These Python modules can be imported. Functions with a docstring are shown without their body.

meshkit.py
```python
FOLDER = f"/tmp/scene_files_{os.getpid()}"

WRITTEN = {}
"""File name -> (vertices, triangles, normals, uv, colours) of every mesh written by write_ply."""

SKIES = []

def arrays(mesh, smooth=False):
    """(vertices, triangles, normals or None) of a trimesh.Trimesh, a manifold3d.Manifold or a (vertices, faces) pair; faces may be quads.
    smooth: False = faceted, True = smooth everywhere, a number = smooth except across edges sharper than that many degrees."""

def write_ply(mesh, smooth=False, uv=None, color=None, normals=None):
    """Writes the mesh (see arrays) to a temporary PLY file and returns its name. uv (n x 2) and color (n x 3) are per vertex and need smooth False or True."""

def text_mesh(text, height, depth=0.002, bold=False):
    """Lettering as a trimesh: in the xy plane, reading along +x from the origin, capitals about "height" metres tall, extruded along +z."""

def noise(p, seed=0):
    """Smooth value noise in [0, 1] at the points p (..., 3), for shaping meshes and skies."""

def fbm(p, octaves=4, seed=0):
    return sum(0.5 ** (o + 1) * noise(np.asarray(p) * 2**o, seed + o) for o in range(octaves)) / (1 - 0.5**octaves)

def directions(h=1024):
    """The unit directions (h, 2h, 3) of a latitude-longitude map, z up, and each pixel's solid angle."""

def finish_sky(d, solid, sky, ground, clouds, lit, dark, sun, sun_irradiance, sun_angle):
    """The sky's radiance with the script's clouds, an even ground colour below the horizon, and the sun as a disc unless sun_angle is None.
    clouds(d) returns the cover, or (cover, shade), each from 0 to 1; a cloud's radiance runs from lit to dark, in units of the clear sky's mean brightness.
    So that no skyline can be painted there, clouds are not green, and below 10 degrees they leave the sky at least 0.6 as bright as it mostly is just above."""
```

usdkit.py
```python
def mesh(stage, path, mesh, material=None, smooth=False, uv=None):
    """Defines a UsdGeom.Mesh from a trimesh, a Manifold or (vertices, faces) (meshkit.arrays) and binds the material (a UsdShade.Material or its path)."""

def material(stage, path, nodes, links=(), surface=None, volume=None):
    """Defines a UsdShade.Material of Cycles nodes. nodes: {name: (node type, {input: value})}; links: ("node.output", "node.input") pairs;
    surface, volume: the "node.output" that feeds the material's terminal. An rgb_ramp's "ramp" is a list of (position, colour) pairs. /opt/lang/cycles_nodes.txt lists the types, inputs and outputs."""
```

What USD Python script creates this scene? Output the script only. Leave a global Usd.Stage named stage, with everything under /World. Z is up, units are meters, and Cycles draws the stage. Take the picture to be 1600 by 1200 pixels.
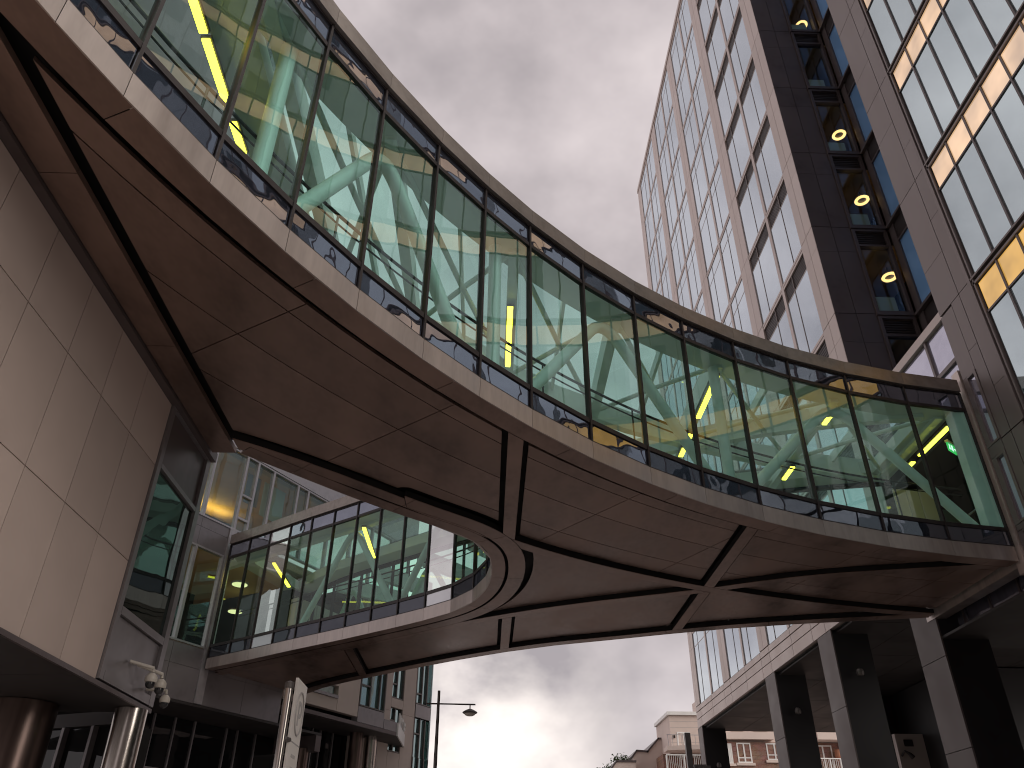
import math, random
import numpy as np, trimesh, usdkit, meshkit
from pxr import Usd, UsdGeom, UsdLux, UsdShade, Gf, Sdf
from scipy.interpolate import CubicSpline
import shapely
from shapely.geometry import Polygon, LineString, box as sbox
from shapely.ops import unary_union, split as shp_split

random.seed(7); rng = np.random.default_rng(7)
stage = Usd.Stage.CreateInMemory()
UsdGeom.SetStageUpAxis(stage, UsdGeom.Tokens.z); UsdGeom.SetStageMetersPerUnit(stage, 1.0)
UsdGeom.Xform.Define(stage, '/World'); UsdGeom.Scope.Define(stage, '/World/Looks')

# ------------------------------------------------------------------ camera (eye at the origin, 1.6 m above the ground)
EYE = 1.6; GROUND = -EYE
cam = UsdGeom.Camera.Define(stage, '/World/camera')
PITCH, YAW, ROLL = math.atan(1232 / 1920.), math.radians(1.477), math.radians(0.45)
fw = np.array([0, math.cos(PITCH), math.sin(PITCH)]); up = np.array([0, -math.sin(PITCH), math.cos(PITCH)]); rt = np.array([1., 0, 0])
rt, up = rt * math.cos(ROLL) + up * math.sin(ROLL), up * math.cos(ROLL) - rt * math.sin(ROLL)
ROT = np.array([[math.cos(YAW), math.sin(YAW), 0], [-math.sin(YAW), math.cos(YAW), 0], [0, 0, 1]])
rt, up, fw = ROT @ rt, ROT @ up, ROT @ fw
cam.AddTransformOp().Set(Gf.Matrix4d(*rt, 0, *up, 0, *(-fw), 0, 0, 0, 0, 1))
cam.CreateHorizontalApertureAttr(36.0); cam.CreateVerticalApertureAttr(27.0)
cam.CreateFocalLengthAttr(36.0 * 1232 / 1600); cam.CreateClippingRangeAttr(Gf.Vec2f(0.05, 3000))
cam.CreateExposureAttr(0.65)

# ------------------------------------------------------------------ sky (overcast) and the veiled sun
SUN_EL, SUN_AZ = math.radians(30), math.radians(125)
sun_dir = np.array([math.sin(SUN_AZ) * math.cos(SUN_EL), math.cos(SUN_AZ) * math.cos(SUN_EL), math.sin(SUN_EL)])
GLOW_EL, GLOW_AZ = math.radians(8), math.radians(-7)
glow_dir = np.array([math.sin(GLOW_AZ) * math.cos(GLOW_EL), math.cos(GLOW_AZ) * math.cos(GLOW_EL), math.sin(GLOW_EL)])
skym = usdkit.material(stage, '/World/Looks/overcast_sky', {
    'sky': ('sky_texture', {'sky_type': 'single_scattering', 'sun_disc': False, 'sun_elevation': SUN_EL, 'sun_rotation': SUN_AZ}),
    'tc': ('texture_coordinate', {}),
    'map': ('mapping', {'location': (10.6, 5.6, 1.98), 'scale': (1.0, 1.0, 1.35)}),
    'n1': ('noise_texture', {'scale': 3.8, 'detail': 7, 'roughness': 0.5, 'distortion': 0.0}),
    'r1': ('rgb_ramp', {'ramp': [(0.36, (2.75, 2.45, 2.52)), (0.45, (3.45, 3.07, 3.12)), (0.52, (4.05, 3.6, 3.64)), (0.64, (5.0, 4.46, 4.46))]}),
    'dot': ('mix_vector', {}),
    'nrm': ('normal', {'direction': tuple(glow_dir)}),
    'gl': ('map_range', {'from_min': 0.955, 'from_max': 1.0, 'to_min': 0.0, 'to_max': 1.0, 'clamp': True}),
    'n2': ('noise_texture', {'scale': 5.5, 'detail': 6, 'roughness': 0.52, 'distortion': 0.1}),
    'r2': ('map_range', {'from_min': 0.36, 'from_max': 0.64, 'to_min': 0.0, 'to_max': 1.0, 'clamp': True}),
    'gm': ('math', {'math_type': 'multiply'}),
    'glc': ('mix', {'mix_type': 'mix', 'color2': (9.6, 8.7, 8.0)}),
    'mx': ('mix', {'mix_type': 'mix', 'fac': 0.95}),
    'bg': ('background_shader', {'strength': 0.1}),
}, [('tc.generated', 'map.vector'), ('map.vector', 'n1.vector'), ('map.vector', 'n2.vector'), ('n1.fac', 'r1.fac'), ('tc.generated', 'nrm.normal'), ('nrm.dot', 'gl.value'),
    ('n2.fac', 'r2.value'), ('gl.result', 'gm.value1'), ('r2.result', 'gm.value2'), ('gm.value', 'glc.fac'), ('r1.color', 'glc.color1'),
    ('sky.color', 'mx.color1'), ('glc.color', 'mx.color2'), ('mx.color', 'bg.color')], surface='bg.background')
dome = UsdLux.DomeLight.Define(stage, '/World/sky')
UsdShade.MaterialBindingAPI.Apply(dome.GetPrim()).Bind(skym)
sun = UsdLux.DistantLight.Define(stage, '/World/sun')
sun.CreateNormalizeAttr(True); sun.CreateIntensityAttr(0.33); sun.CreateAngleAttr(50.0); sun.CreateColorAttr(Gf.Vec3f(1.0, 0.94, 0.87))
zax = sun_dir; xax = np.cross([0, 0, 1], zax); xax /= np.linalg.norm(xax); yax = np.cross(zax, xax)
sun.AddTransformOp().Set(Gf.Matrix4d(*xax, 0, *yax, 0, *zax, 0, 0, 0, 0, 1))

# ------------------------------------------------------------------ materials
def solid(name, col, rough=0.5, metal=0.0, var=0.12, scale=1.2, streak=None, bump=0.0, bscale=40.0, rand=0.08, rvar=0.1, spec=0.5):
    """Painted or metal surface: two-scale noise in colour and gloss, a little per-piece variation, optional streaks."""
    d = [tuple(c * (1 - var) for c in col), tuple(col), tuple(min(1, c * (1 + var)) for c in col)]
    nodes = {'g': ('geometry', {}), 'm': ('mapping', {'scale': streak or (1, 1, 1)}),
             'n': ('noise_texture', {'scale': scale, 'detail': 8, 'roughness': 0.62}),
             'r': ('rgb_ramp', {'ramp': [(0.3, d[0]), (0.5, d[1]), (0.7, d[2])]}),
             'oi': ('object_info', {}), 'orr': ('map_range', {'to_min': 1 - rand, 'to_max': 1 + rand}),
             'v': ('hsv', {}), 'rr': ('map_range', {'from_min': 0.3, 'from_max': 0.7, 'to_min': max(0.02, rough - rvar), 'to_max': min(1, rough + rvar)}),
             'p': ('principled_bsdf', {'metallic': metal, 'specular_ior_level': spec})}
    links = [('g.position', 'm.vector'), ('m.vector', 'n.vector'), ('n.fac', 'r.fac'), ('oi.random', 'orr.value'), ('orr.result', 'v.value'), ('r.color', 'v.color'),
             ('v.color', 'p.base_color'), ('n.fac', 'rr.value'), ('rr.result', 'p.roughness')]
    if bump:
        nodes['bn'] = ('noise_texture', {'scale': bscale, 'detail': 4}); nodes['b'] = ('bump', {'strength': 0.5, 'distance': bump})
        links += [('g.position', 'bn.vector'), ('bn.fac', 'b.height'), ('b.normal', 'p.normal')]
    return usdkit.material(stage, '/World/Looks/' + name, nodes, links, surface='p.BSDF')

def clear_glass(name, tint, refl=0.12, wob=0.0, wscale=0.8, rcol=(1, 1, 1), rough=0.0, ior=1.6):
    """A window pane: tinted see-through mixed with a mirror by fresnel plus a constant share for the solar coating."""
    nodes = {'t': ('transparent_bsdf', {'color': tint}), 'g': ('glossy_bsdf', {'color': rcol, 'roughness': rough}), 'lw': ('layer_weight', {'blend': 0.5}), 'f': ('math', {'math_type': 'power', 'value2': 4.5}),
             'mr': ('map_range', {'to_min': refl, 'to_max': 1.0}), 'mx': ('mix_closure', {})}
    links = [('lw.facing', 'f.value1'), ('f.value', 'mr.value'), ('mr.result', 'mx.fac'), ('t.BSDF', 'mx.closure1'), ('g.BSDF', 'mx.closure2')]
    if wob:
        nodes['geo'] = ('geometry', {}); nodes['n'] = ('noise_texture', {'scale': wscale, 'detail': 1.5}); nodes['b'] = ('bump', {'strength': 1.0, 'distance': wob})
        links += [('geo.position', 'n.vector'), ('n.fac', 'b.height'), ('b.normal', 'g.normal')]
    return usdkit.material(stage, '/World/Looks/' + name, nodes, links, surface='mx.closure')

def dark_glass(name, base, mirror, fac, wob=0.0, wscale=1.5, rough=0.01, rand=0.15):
    """Back-painted or solar glass: a body colour under a partly mirroring coat."""
    nodes = {'d': ('diffuse_bsdf', {}), 'g': ('glossy_bsdf', {'color': mirror, 'roughness': rough}), 'f': ('fresnel', {'IOR': 1.5}),
             'mr': ('map_range', {'to_min': fac, 'to_max': 1.0}), 'mx': ('mix_closure', {}),
             'oi': ('object_info', {}), 'orr': ('map_range', {'to_min': 1 - rand, 'to_max': 1 + rand}), 'v': ('hsv', {'color': base})}
    links = [('f.fac', 'mr.value'), ('mr.result', 'mx.fac'), ('d.BSDF', 'mx.closure1'), ('g.BSDF', 'mx.closure2'), ('oi.random', 'orr.value'), ('orr.result', 'v.value'), ('v.color', 'd.color')]
    if wob:
        nodes['geo'] = ('geometry', {}); nodes['n'] = ('noise_texture', {'scale': wscale, 'detail': 1.5}); nodes['b'] = ('bump', {'strength': 1.0, 'distance': wob})
        links += [('geo.position', 'n.vector'), ('n.fac', 'b.height'), ('b.normal', 'g.normal')]
    return usdkit.material(stage, '/World/Looks/' + name, nodes, links, surface='mx.closure')

def lamp(name, col, strength):
    return usdkit.material(stage, '/World/Looks/' + name, {'e': ('emission', {'color': col, 'strength': strength})}, [], surface='e.emission')

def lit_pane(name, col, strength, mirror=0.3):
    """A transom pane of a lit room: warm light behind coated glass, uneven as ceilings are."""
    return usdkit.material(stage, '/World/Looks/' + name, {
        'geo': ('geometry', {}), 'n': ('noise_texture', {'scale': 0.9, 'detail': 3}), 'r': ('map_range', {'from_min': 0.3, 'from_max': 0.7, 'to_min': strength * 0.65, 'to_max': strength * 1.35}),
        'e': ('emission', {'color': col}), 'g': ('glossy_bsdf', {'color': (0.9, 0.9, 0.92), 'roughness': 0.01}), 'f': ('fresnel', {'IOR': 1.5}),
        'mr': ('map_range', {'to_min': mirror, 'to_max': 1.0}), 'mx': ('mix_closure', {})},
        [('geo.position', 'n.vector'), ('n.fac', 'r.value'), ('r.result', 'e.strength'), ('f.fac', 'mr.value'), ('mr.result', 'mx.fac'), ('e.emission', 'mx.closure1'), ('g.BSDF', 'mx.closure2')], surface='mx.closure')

M = {}
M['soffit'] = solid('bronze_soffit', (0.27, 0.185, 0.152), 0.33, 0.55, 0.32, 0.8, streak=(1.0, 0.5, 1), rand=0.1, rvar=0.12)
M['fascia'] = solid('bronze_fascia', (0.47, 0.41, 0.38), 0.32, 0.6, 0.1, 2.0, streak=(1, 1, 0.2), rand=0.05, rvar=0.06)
M['trim'] = solid('bronze_roof_trim', (0.32, 0.285, 0.26), 0.34, 0.7, 0.1, 2.0, rand=0.05, rvar=0.06)
M['frame'] = solid('dark_frame', (0.035, 0.028, 0.028), 0.4, 0.3, 0.1, 3)
M['gap'] = solid('black_joint', (0.008, 0.007, 0.007), 0.8, 0, 0.1, 3)
M['steel'] = solid('white_steelwork', (0.78, 0.82, 0.78), 0.4, 0, 0.05, 3, rand=0.03)
M['ceiling'] = solid('bridge_ceiling', (0.66, 0.68, 0.64), 0.6, 0, 0.05, 2)
M['floor'] = solid('bridge_floor', (0.5, 0.5, 0.47), 0.5)
M['bglass'] = clear_glass('bridge_glass', (0.68, 0.96, 0.90), 0.13, wob=0.0022, wscale=0.9, rcol=(0.92, 1.0, 0.95), ior=1.7)
M['bglass_far'] = clear_glass('bridge_glass_far', (0.62, 0.86, 0.78), 0.07, rcol=(0.9, 1, 0.96))
M['skypane'] = clear_glass('mirroring_glass', (0.8, 0.93, 0.89), 0.62, wob=0.008, wscale=1.3, rcol=(1, 1, 1))  # bridge glass made to mirror more, for two bays bright with sky
M['skytinted'] = dark_glass('sky_tinted_spandrel', (0.55, 0.55, 0.58), (0.9, 0.92, 0.95), 0.35, wob=0.006)  # sky reflection of two bays put into a pale body colour
M['roofglass'] = clear_glass('bridge_roof_glass', (0.86, 0.95, 0.92), 0.05)
M['spandrel'] = dark_glass('bridge_spandrel_glass', (0.03, 0.036, 0.05), (0.62, 0.66, 0.78), 0.38, wob=0.014, wscale=1.25)
M['spandrel_dark'] = dark_glass('rear_spandrel_glass', (0.03, 0.034, 0.042), (0.6, 0.62, 0.7), 0.1, wob=0.01, wscale=1.25)
M['tglass'] = dark_glass('tower_glass', (0.10, 0.13, 0.15), (0.76, 0.84, 0.91), 0.68, wob=0.004, wscale=0.9, rand=0.3)
M['nglass'] = dark_glass('office_block_glass', (0.10, 0.15, 0.17), (0.80, 0.93, 0.96), 0.70, wob=0.003, wscale=0.7, rand=0.3)
M['blueglass'] = dark_glass('blue_glass', (0.24, 0.46, 0.80), (0.5, 0.7, 0.95), 0.14, wob=0.006, wscale=0.8, rand=0.3)
M['roomglass'] = clear_glass('room_glass', (0.72, 0.80, 0.80), 0.14, rcol=(0.7, 0.8, 1))
M['lilac'] = dark_glass('link_glass', (0.2, 0.2, 0.25), (0.72, 0.72, 0.84), 0.6, wob=0.03, wscale=1.0)
M['darkglass'] = dark_glass('shopfront_glass', (0.012, 0.013, 0.014), (0.5, 0.5, 0.5), 0.05, wob=0.004)
M['officeglass'] = clear_glass('office_glass', (0.55, 0.66, 0.62), 0.16, wob=0.004, rcol=(0.8, 0.95, 0.92))
M['mirrorglass'] = dark_glass('corner_glass', (0.08, 0.14, 0.14), (0.62, 0.80, 0.80), 0.4, wob=0.01, wscale=0.8, rand=0.4)
M['tan'] = solid('tan_cladding', (0.52, 0.435, 0.40), 0.42, 0.25, 0.06, 0.8, streak=(1, 1, 0.25), rand=0.05)
M['brown'] = solid('brown_cladding', (0.20, 0.163, 0.155), 0.42, 0.25, 0.1, 0.8, streak=(1, 1, 0.3), rand=0.07)
M['darkbrown'] = solid('dark_cladding', (0.125, 0.10, 0.10), 0.38, 0.3, 0.1, 0.8, rand=0.08)
M['louver'] = solid('louvre_metal', (0.045, 0.035, 0.034), 0.5, 0.3, 0.1, 2)
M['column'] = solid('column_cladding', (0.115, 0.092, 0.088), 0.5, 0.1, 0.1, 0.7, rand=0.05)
M['shadeside'] = solid('shaded_side_dark', (0.02, 0.018, 0.02), 0.45, 0.1, 0.2, 0.7)  # near-black: shade on column sides and walls under the tower put into the colour
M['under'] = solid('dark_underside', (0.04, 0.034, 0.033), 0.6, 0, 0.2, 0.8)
M['stone'] = solid('stone_panel', (0.5, 0.40, 0.355), 0.75, 0, 0.07, 0.7, bump=0.0006, bscale=70, rand=0.08)
M['stonelight'] = solid('pale_stone', (0.56, 0.48, 0.43), 0.75, 0, 0.08, 0.8, bump=0.001, bscale=30, rand=0.05)
M['greymetal'] = solid('grey_metal_panel', (0.27, 0.25, 0.255), 0.38, 0.5, 0.06, 1.0, rand=0.05)
M['lightmetal'] = solid('pale_metal', (0.50, 0.48, 0.49), 0.35, 0.6, 0.05, 1.0)
M['stainless'] = solid('stainless_steel', (0.55, 0.5, 0.46), 0.22, 1.0, 0.05, 2.0, streak=(1, 1, 0.1))
M['darksteel'] = solid('dark_steel_casing', (0.16, 0.115, 0.10), 0.3, 0.9, 0.1, 2.0, streak=(1, 1, 0.1))
M['posttrim'] = solid('pale_bronze_trim', (0.62, 0.52, 0.47), 0.4, 0.5, 0.05, 1.0)
M['paving'] = solid('paving', (0.46, 0.425, 0.395), 0.8, 0, 0.15, 0.8, bump=0.003, bscale=12)
M['white'] = solid('white_paint', (0.78, 0.77, 0.75), 0.5, 0, 0.04, 2)
M['cream'] = solid('cream_plastic', (0.62, 0.57, 0.5), 0.4, 0, 0.05, 6)
M['render'] = solid('pale_render', (0.72, 0.60, 0.54), 0.85, 0, 0.07, 0.5)
M['blackdome'] = dark_glass('camera_dome', (0.01, 0.01, 0.012), (0.9, 0.9, 0.9), 0.05)
M['signface'] = solid('sign_face', (0.66, 0.62, 0.58), 0.5, 0, 0.05, 3)
M['signgrey'] = solid('sign_grey', (0.36, 0.34, 0.33), 0.5, 0, 0.05, 3)
M['post'] = solid('street_furniture_grey', (0.13, 0.115, 0.11), 0.4, 0.4, 0.08, 4)
M['blind'] = solid('pale_green_blind', (0.6, 0.7, 0.58), 0.8, 0, 0.05, 2)
M['wood'] = solid('room_ceiling', (0.68, 0.48, 0.28), 0.6, 0, 0.1, 1)
M['leaf'] = solid('leaf', (0.07, 0.10, 0.035), 0.6, 0, 0.3, 5)
M['yellowstrip'] = lamp('fluorescent_yellow', (1.0, 0.76, 0.06), 3.2)
M['warmring'] = lamp('warm_lamp', (1.0, 0.62, 0.22), 1.5)
M['downlight'] = lamp('round_downlight', (1.0, 0.86, 0.42), 0.8)
M['goldroom'] = lamp('gold_room_light', (1.0, 0.64, 0.14), 7.0)
M['exit'] = lamp('exit_green', (0.06, 0.55, 0.12), 0.7)
M['exitwhite'] = lamp('exit_white', (0.85, 1.0, 0.85), 0.9)
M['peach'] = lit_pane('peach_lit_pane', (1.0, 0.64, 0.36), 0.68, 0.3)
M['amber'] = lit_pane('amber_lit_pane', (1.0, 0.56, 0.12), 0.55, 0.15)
M['brick'] = usdkit.material(stage, '/World/Looks/red_brick', {
    'g': ('geometry', {}), 's': ('separate_xyz', {}), 'c': ('combine_xyz', {}),
    'b': ('brick_texture', {'color1': (0.26, 0.12, 0.085), 'color2': (0.40, 0.21, 0.15), 'mortar': (0.36, 0.29, 0.25), 'scale': 1.0, 'brick_width': 0.23, 'row_height': 0.08, 'mortar_size': 0.006}),
    'n': ('noise_texture', {'scale': 1.5, 'detail': 6}), 'mx': ('mix', {'mix_type': 'multiply', 'fac': 0.5}), 'p': ('principled_bsdf', {'roughness': 0.85})},
    [('g.position', 's.vector'), ('s.x', 'c.x'), ('s.z', 'c.y'), ('c.vector', 'b.vector'), ('g.position', 'n.vector'), ('b.color', 'mx.color1'), ('n.color', 'mx.color2'), ('mx.color', 'p.base_color')], surface='p.BSDF')

# ------------------------------------------------------------------ building helpers
used = {}
def numbered(path):
    k = used.get(path, 0); used[path] = k + 1
    return path if k == 0 else '%s_%03d' % (path, k)

ORIG = {}
def thing(name, label, cat, loc=(0, 0, 0), group=None, kind=None):
    path = numbered('/World/' + name); x = UsdGeom.Xform.Define(stage, path); x.AddTranslateOp().Set(Gf.Vec3d(*map(float, loc)))
    p = x.GetPrim(); tag(p, label, cat, group, kind); ORIG[path] = np.array(loc, float)
    return path
def tag(p, label=None, cat=None, group=None, kind=None):
    for k, v in (('label', label), ('category', cat), ('group', group), ('kind', kind)):
        if v: p.SetCustomDataByKey(k, v)

class MB:
    """Collects shapes in world space; build() makes them one mesh below a thing, or at top level."""
    def __init__(s): s.v, s.f, s.n = [], [], 0
    def add(s, v, f):
        v = np.asarray(v, float); s.v.append(v); s.f.append(np.asarray(f, int) + s.n); s.n += len(v); return s
    def mesh(s, m): return s.add(m.vertices, m.faces)
    def fbox(s, fr, u0, u1, v0, v1, d0, d1):
        o, u, v, n = fr
        c = np.array([o + u * a + v * b + n * d for d in (d0, d1) for b in (v0, v1) for a in (u0, u1)])
        f = np.array([[0, 2, 3], [0, 3, 1], [4, 5, 7], [4, 7, 6], [0, 1, 5], [0, 5, 4], [2, 6, 7], [2, 7, 3], [0, 4, 6], [0, 6, 2], [1, 3, 7], [1, 7, 5]])
        if np.dot(np.cross(c[1] - c[0], c[2] - c[0]), c[4] - c[0]) < 0: f = f[:, ::-1]
        return s.add(c, f)
    def frect(s, fr, u0, u1, v0, v1, d):
        o, u, v, n = fr
        c = np.array([o + u * a + v * b + n * d for a, b in ((u0, v0), (u1, v0), (u1, v1), (u0, v1))])
        f = [[0, 1, 2], [0, 2, 3]]
        if np.dot(np.cross(c[1] - c[0], c[2] - c[0]), n) < 0: f = [[0, 2, 1], [0, 3, 2]]
        return s.add(c, f)
    def box(s, x0, x1, y0, y1, z0, z1):
        return s.fbox((np.zeros(3), np.array([1., 0, 0]), np.array([0, 0, 1.]), np.array([0, 1., 0])), x0, x1, z0, z1, y0, y1)
    def prism(s, poly, z0, z1):
        for g in getattr(poly, 'geoms', [poly]):
            if g.geom_type != 'Polygon' or g.area < 1e-5: continue
            m = trimesh.creation.extrude_polygon(g, z1 - z0, engine='earcut'); m.apply_translation([0, 0, z0]); s.mesh(m)
        return s
    def tube(s, pts, r, k=12):
        pts = np.asarray(pts, float); rings = []
        r = np.full(len(pts), r) if np.ndim(r) == 0 else np.asarray(r)
        t = np.gradient(pts, axis=0); t /= np.linalg.norm(t, axis=1)[:, None]
        a = np.array([0, 0, 1.]) if abs(t[0][2]) < 0.9 else np.array([1., 0, 0])
        for p, d, rad in zip(pts, t, r):
            x = np.cross(a, d); x /= np.linalg.norm(x); y = np.cross(d, x); a = y if abs(y @ d) < 0.9 else a
            th = np.linspace(0, 2 * np.pi, k, endpoint=False); rings.append(p + rad * (np.cos(th)[:, None] * x + np.sin(th)[:, None] * y))
        v = np.vstack(rings + [pts[:1], pts[-1:]]); f = []
        n = len(pts)
        for i in range(n - 1):
            for j in range(k):
                a0, b0 = i * k + j, i * k + (j + 1) % k; f += [[a0, b0, b0 + k], [a0, b0 + k, a0 + k]]
        for j in range(k): f += [[n * k, (j + 1) % k, j], [n * k + 1, (n - 1) * k + j, (n - 1) * k + (j + 1) % k]]
        return s.add(v, f)
    def lathe(s, c, prof, k=24):
        """prof: (radius, z) from bottom to top around the vertical axis through c."""
        m = trimesh.creation.revolve(np.array(prof, float), sections=k); m.apply_translation(c); return s.mesh(m)
    def build(s, name, mat, parent=None, smooth=False, label=None, cat=None, group=None, kind=None):
        if not s.v: return None
        v, f = np.vstack(s.v), np.vstack(s.f)
        if parent: v = v - ORIG.get('/'.join(parent.split('/')[:3]), 0)
        path = numbered((parent or '/World') + '/' + name)
        m = usdkit.mesh(stage, path, trimesh.Trimesh(v, f, process=False), M[mat] if isinstance(mat, str) else mat, smooth=smooth)
        tag(m.GetPrim(), label, cat, group, kind); return path

X, Y, Z = np.eye(3)
def frame(o, u, n): return (np.asarray(o, float), np.asarray(u, float), Z, np.asarray(n, float))
def part(parent, name, mat, fr, *b, **k): return MB().fbox(fr, *b).build(name, mat, parent, **k)
def pane(parent, name, mat, fr, u0, u1, v0, v1, d): return MB().frect(fr, u0, u1, v0, v1, d).build(name, mat, parent)

# ------------------------------------------------------------------ ground
MB().box(-400, 400, -400, 600, GROUND - 0.3, GROUND).build('ground', 'paving', kind='structure', label='grey paved ground below the footbridge', cat='ground')

# ------------------------------------------------------------------ the footbridge: plan curves measured at soffit level
ZS = 6.0
def smooth_curve(pts, n=60, deg=None):
    pts = np.array(pts, float); t = np.r_[0, np.cumsum(np.linalg.norm(np.diff(pts, axis=0), axis=1))]
    if deg:
        cx, cy = np.polyfit(t, pts[:, 0], deg), np.polyfit(t, pts[:, 1], deg)
        return lambda q: np.stack([np.polyval(cx, q), np.polyval(cy, q)], -1), t
    c = CubicSpline(t, pts); return (lambda q: c(q)), t
front_pts = [(-4.0, 3.0), (-3.74, 3.99), (-3.40, 4.68), (-2.92, 5.70), (-2.39, 6.71), (-1.72, 7.74), (-1.0, 8.79), (-0.22, 9.71), (0.58, 10.59), (1.65, 11.59), (2.78, 12.52), (3.96, 13.29), (5.24, 14.05), (6.67, 14.70), (8.21, 15.26), (9.79, 15.68), (11.32, 15.95)]
fc, ft = smooth_curve(front_pts, deg=5)
FM = fc(ft); FM = np.vstack([FM[0] + (FM[0] - FM[1]) * 1.9, FM[0] + (FM[0] - FM[1]) * 0.95, FM])
hole_pts = [(-4.15, 11.62), (-3.2, 12.62), (-2.23, 13.6), (-1.3, 14.42), (-0.55, 15.1), (-0.12, 15.85), (0.02, 16.75), (0.0, 17.7), (-0.15, 18.6), (-0.5, 19.55), (-1.0, 20.3), (-1.75, 21.05), (-2.5, 21.7), (-3.55, 22.55), (-4.55, 23.35), (-5.55, 24.1), (-6.6, 24.92), (-7.45, 25.6), (-8.3, 26.25), (-9.25, 26.95)]
back_pts = [(11.35, 20.1), (8.4, 20.8), (5.55, 21.75), (3.71, 22.6), (1.9, 23.4), (0.11, 24.5), (-1.6, 25.8), (-3.2, 27.15), (-4.43, 28.2), (-5.6, 29.3), (-6.7, 30.7), (-7.75, 32.4)]
hc, ht = smooth_curve(hole_pts); bc, bt = smooth_curve(back_pts)
fl = np.vstack([FM[:2], fc(np.linspace(0, ft[-1], 80))]); hl = hc(np.linspace(0, ht[-1], 160)); bl = bc(np.linspace(0, bt[-1], 60))
F1 = CubicSpline(*np.array([(-4.3, 11.2), (-2.5, 12.66), (0.35, 15.32), (2.8, 17.0), (5.15, 18.15), (7.63, 19.04), (11.4, 19.9)]).T)
F2 = CubicSpline(*np.array([(-9.7, 28.2), (-7.4, 26.45), (-5, 24.65), (-2.6, 22.75), (0.08, 20.75), (2.8, 19.25), (5.15, 18.2), (6.75, 17.4), (9.31, 16.64), (11.4, 16.1)]).T)
f1l = LineString([(x, F1(x)) for x in np.linspace(-4.3, 11.4, 50)]); f2l = LineString([(x, F2(x)) for x in np.linspace(-9.7, 11.4, 70)])
PLAN = Polygon(np.vstack([fl, bl, [(-9.25, 27.9)], hl[::-1], [(-4.12, 2.0)]])).buffer(0)
FL, HL, BL = LineString(fl), LineString(hl), LineString(bl)
bridge = thing('footbridge', 'curved bronze footbridge with green glass sides spanning the street', 'footbridge', (3, 18, ZS))

def pieces(poly, cut_lines):
    out = [g for g in getattr(poly, 'geoms', [poly]) if g.geom_type == 'Polygon' and g.area > 0.01]
    for l in cut_lines:
        nxt = []
        for g in out:
            try: nxt += [h for h in shp_split(g, l).geoms if h.geom_type == 'Polygon']
            except Exception: nxt.append(g)
        out = nxt
    return out
def normals_at(line, d):
    a, b = np.array(line.interpolate(d - 0.05).coords[0]), np.array(line.interpolate(d + 0.05).coords[0]); t = (b - a) / np.linalg.norm(b - a)
    return np.array(line.interpolate(d).coords[0]), np.array([-t[1], t[0]])
def radial(line, d, L0, L1):
    p, n = normals_at(line, d); return LineString([p + n * L0, p + n * L1])

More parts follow.
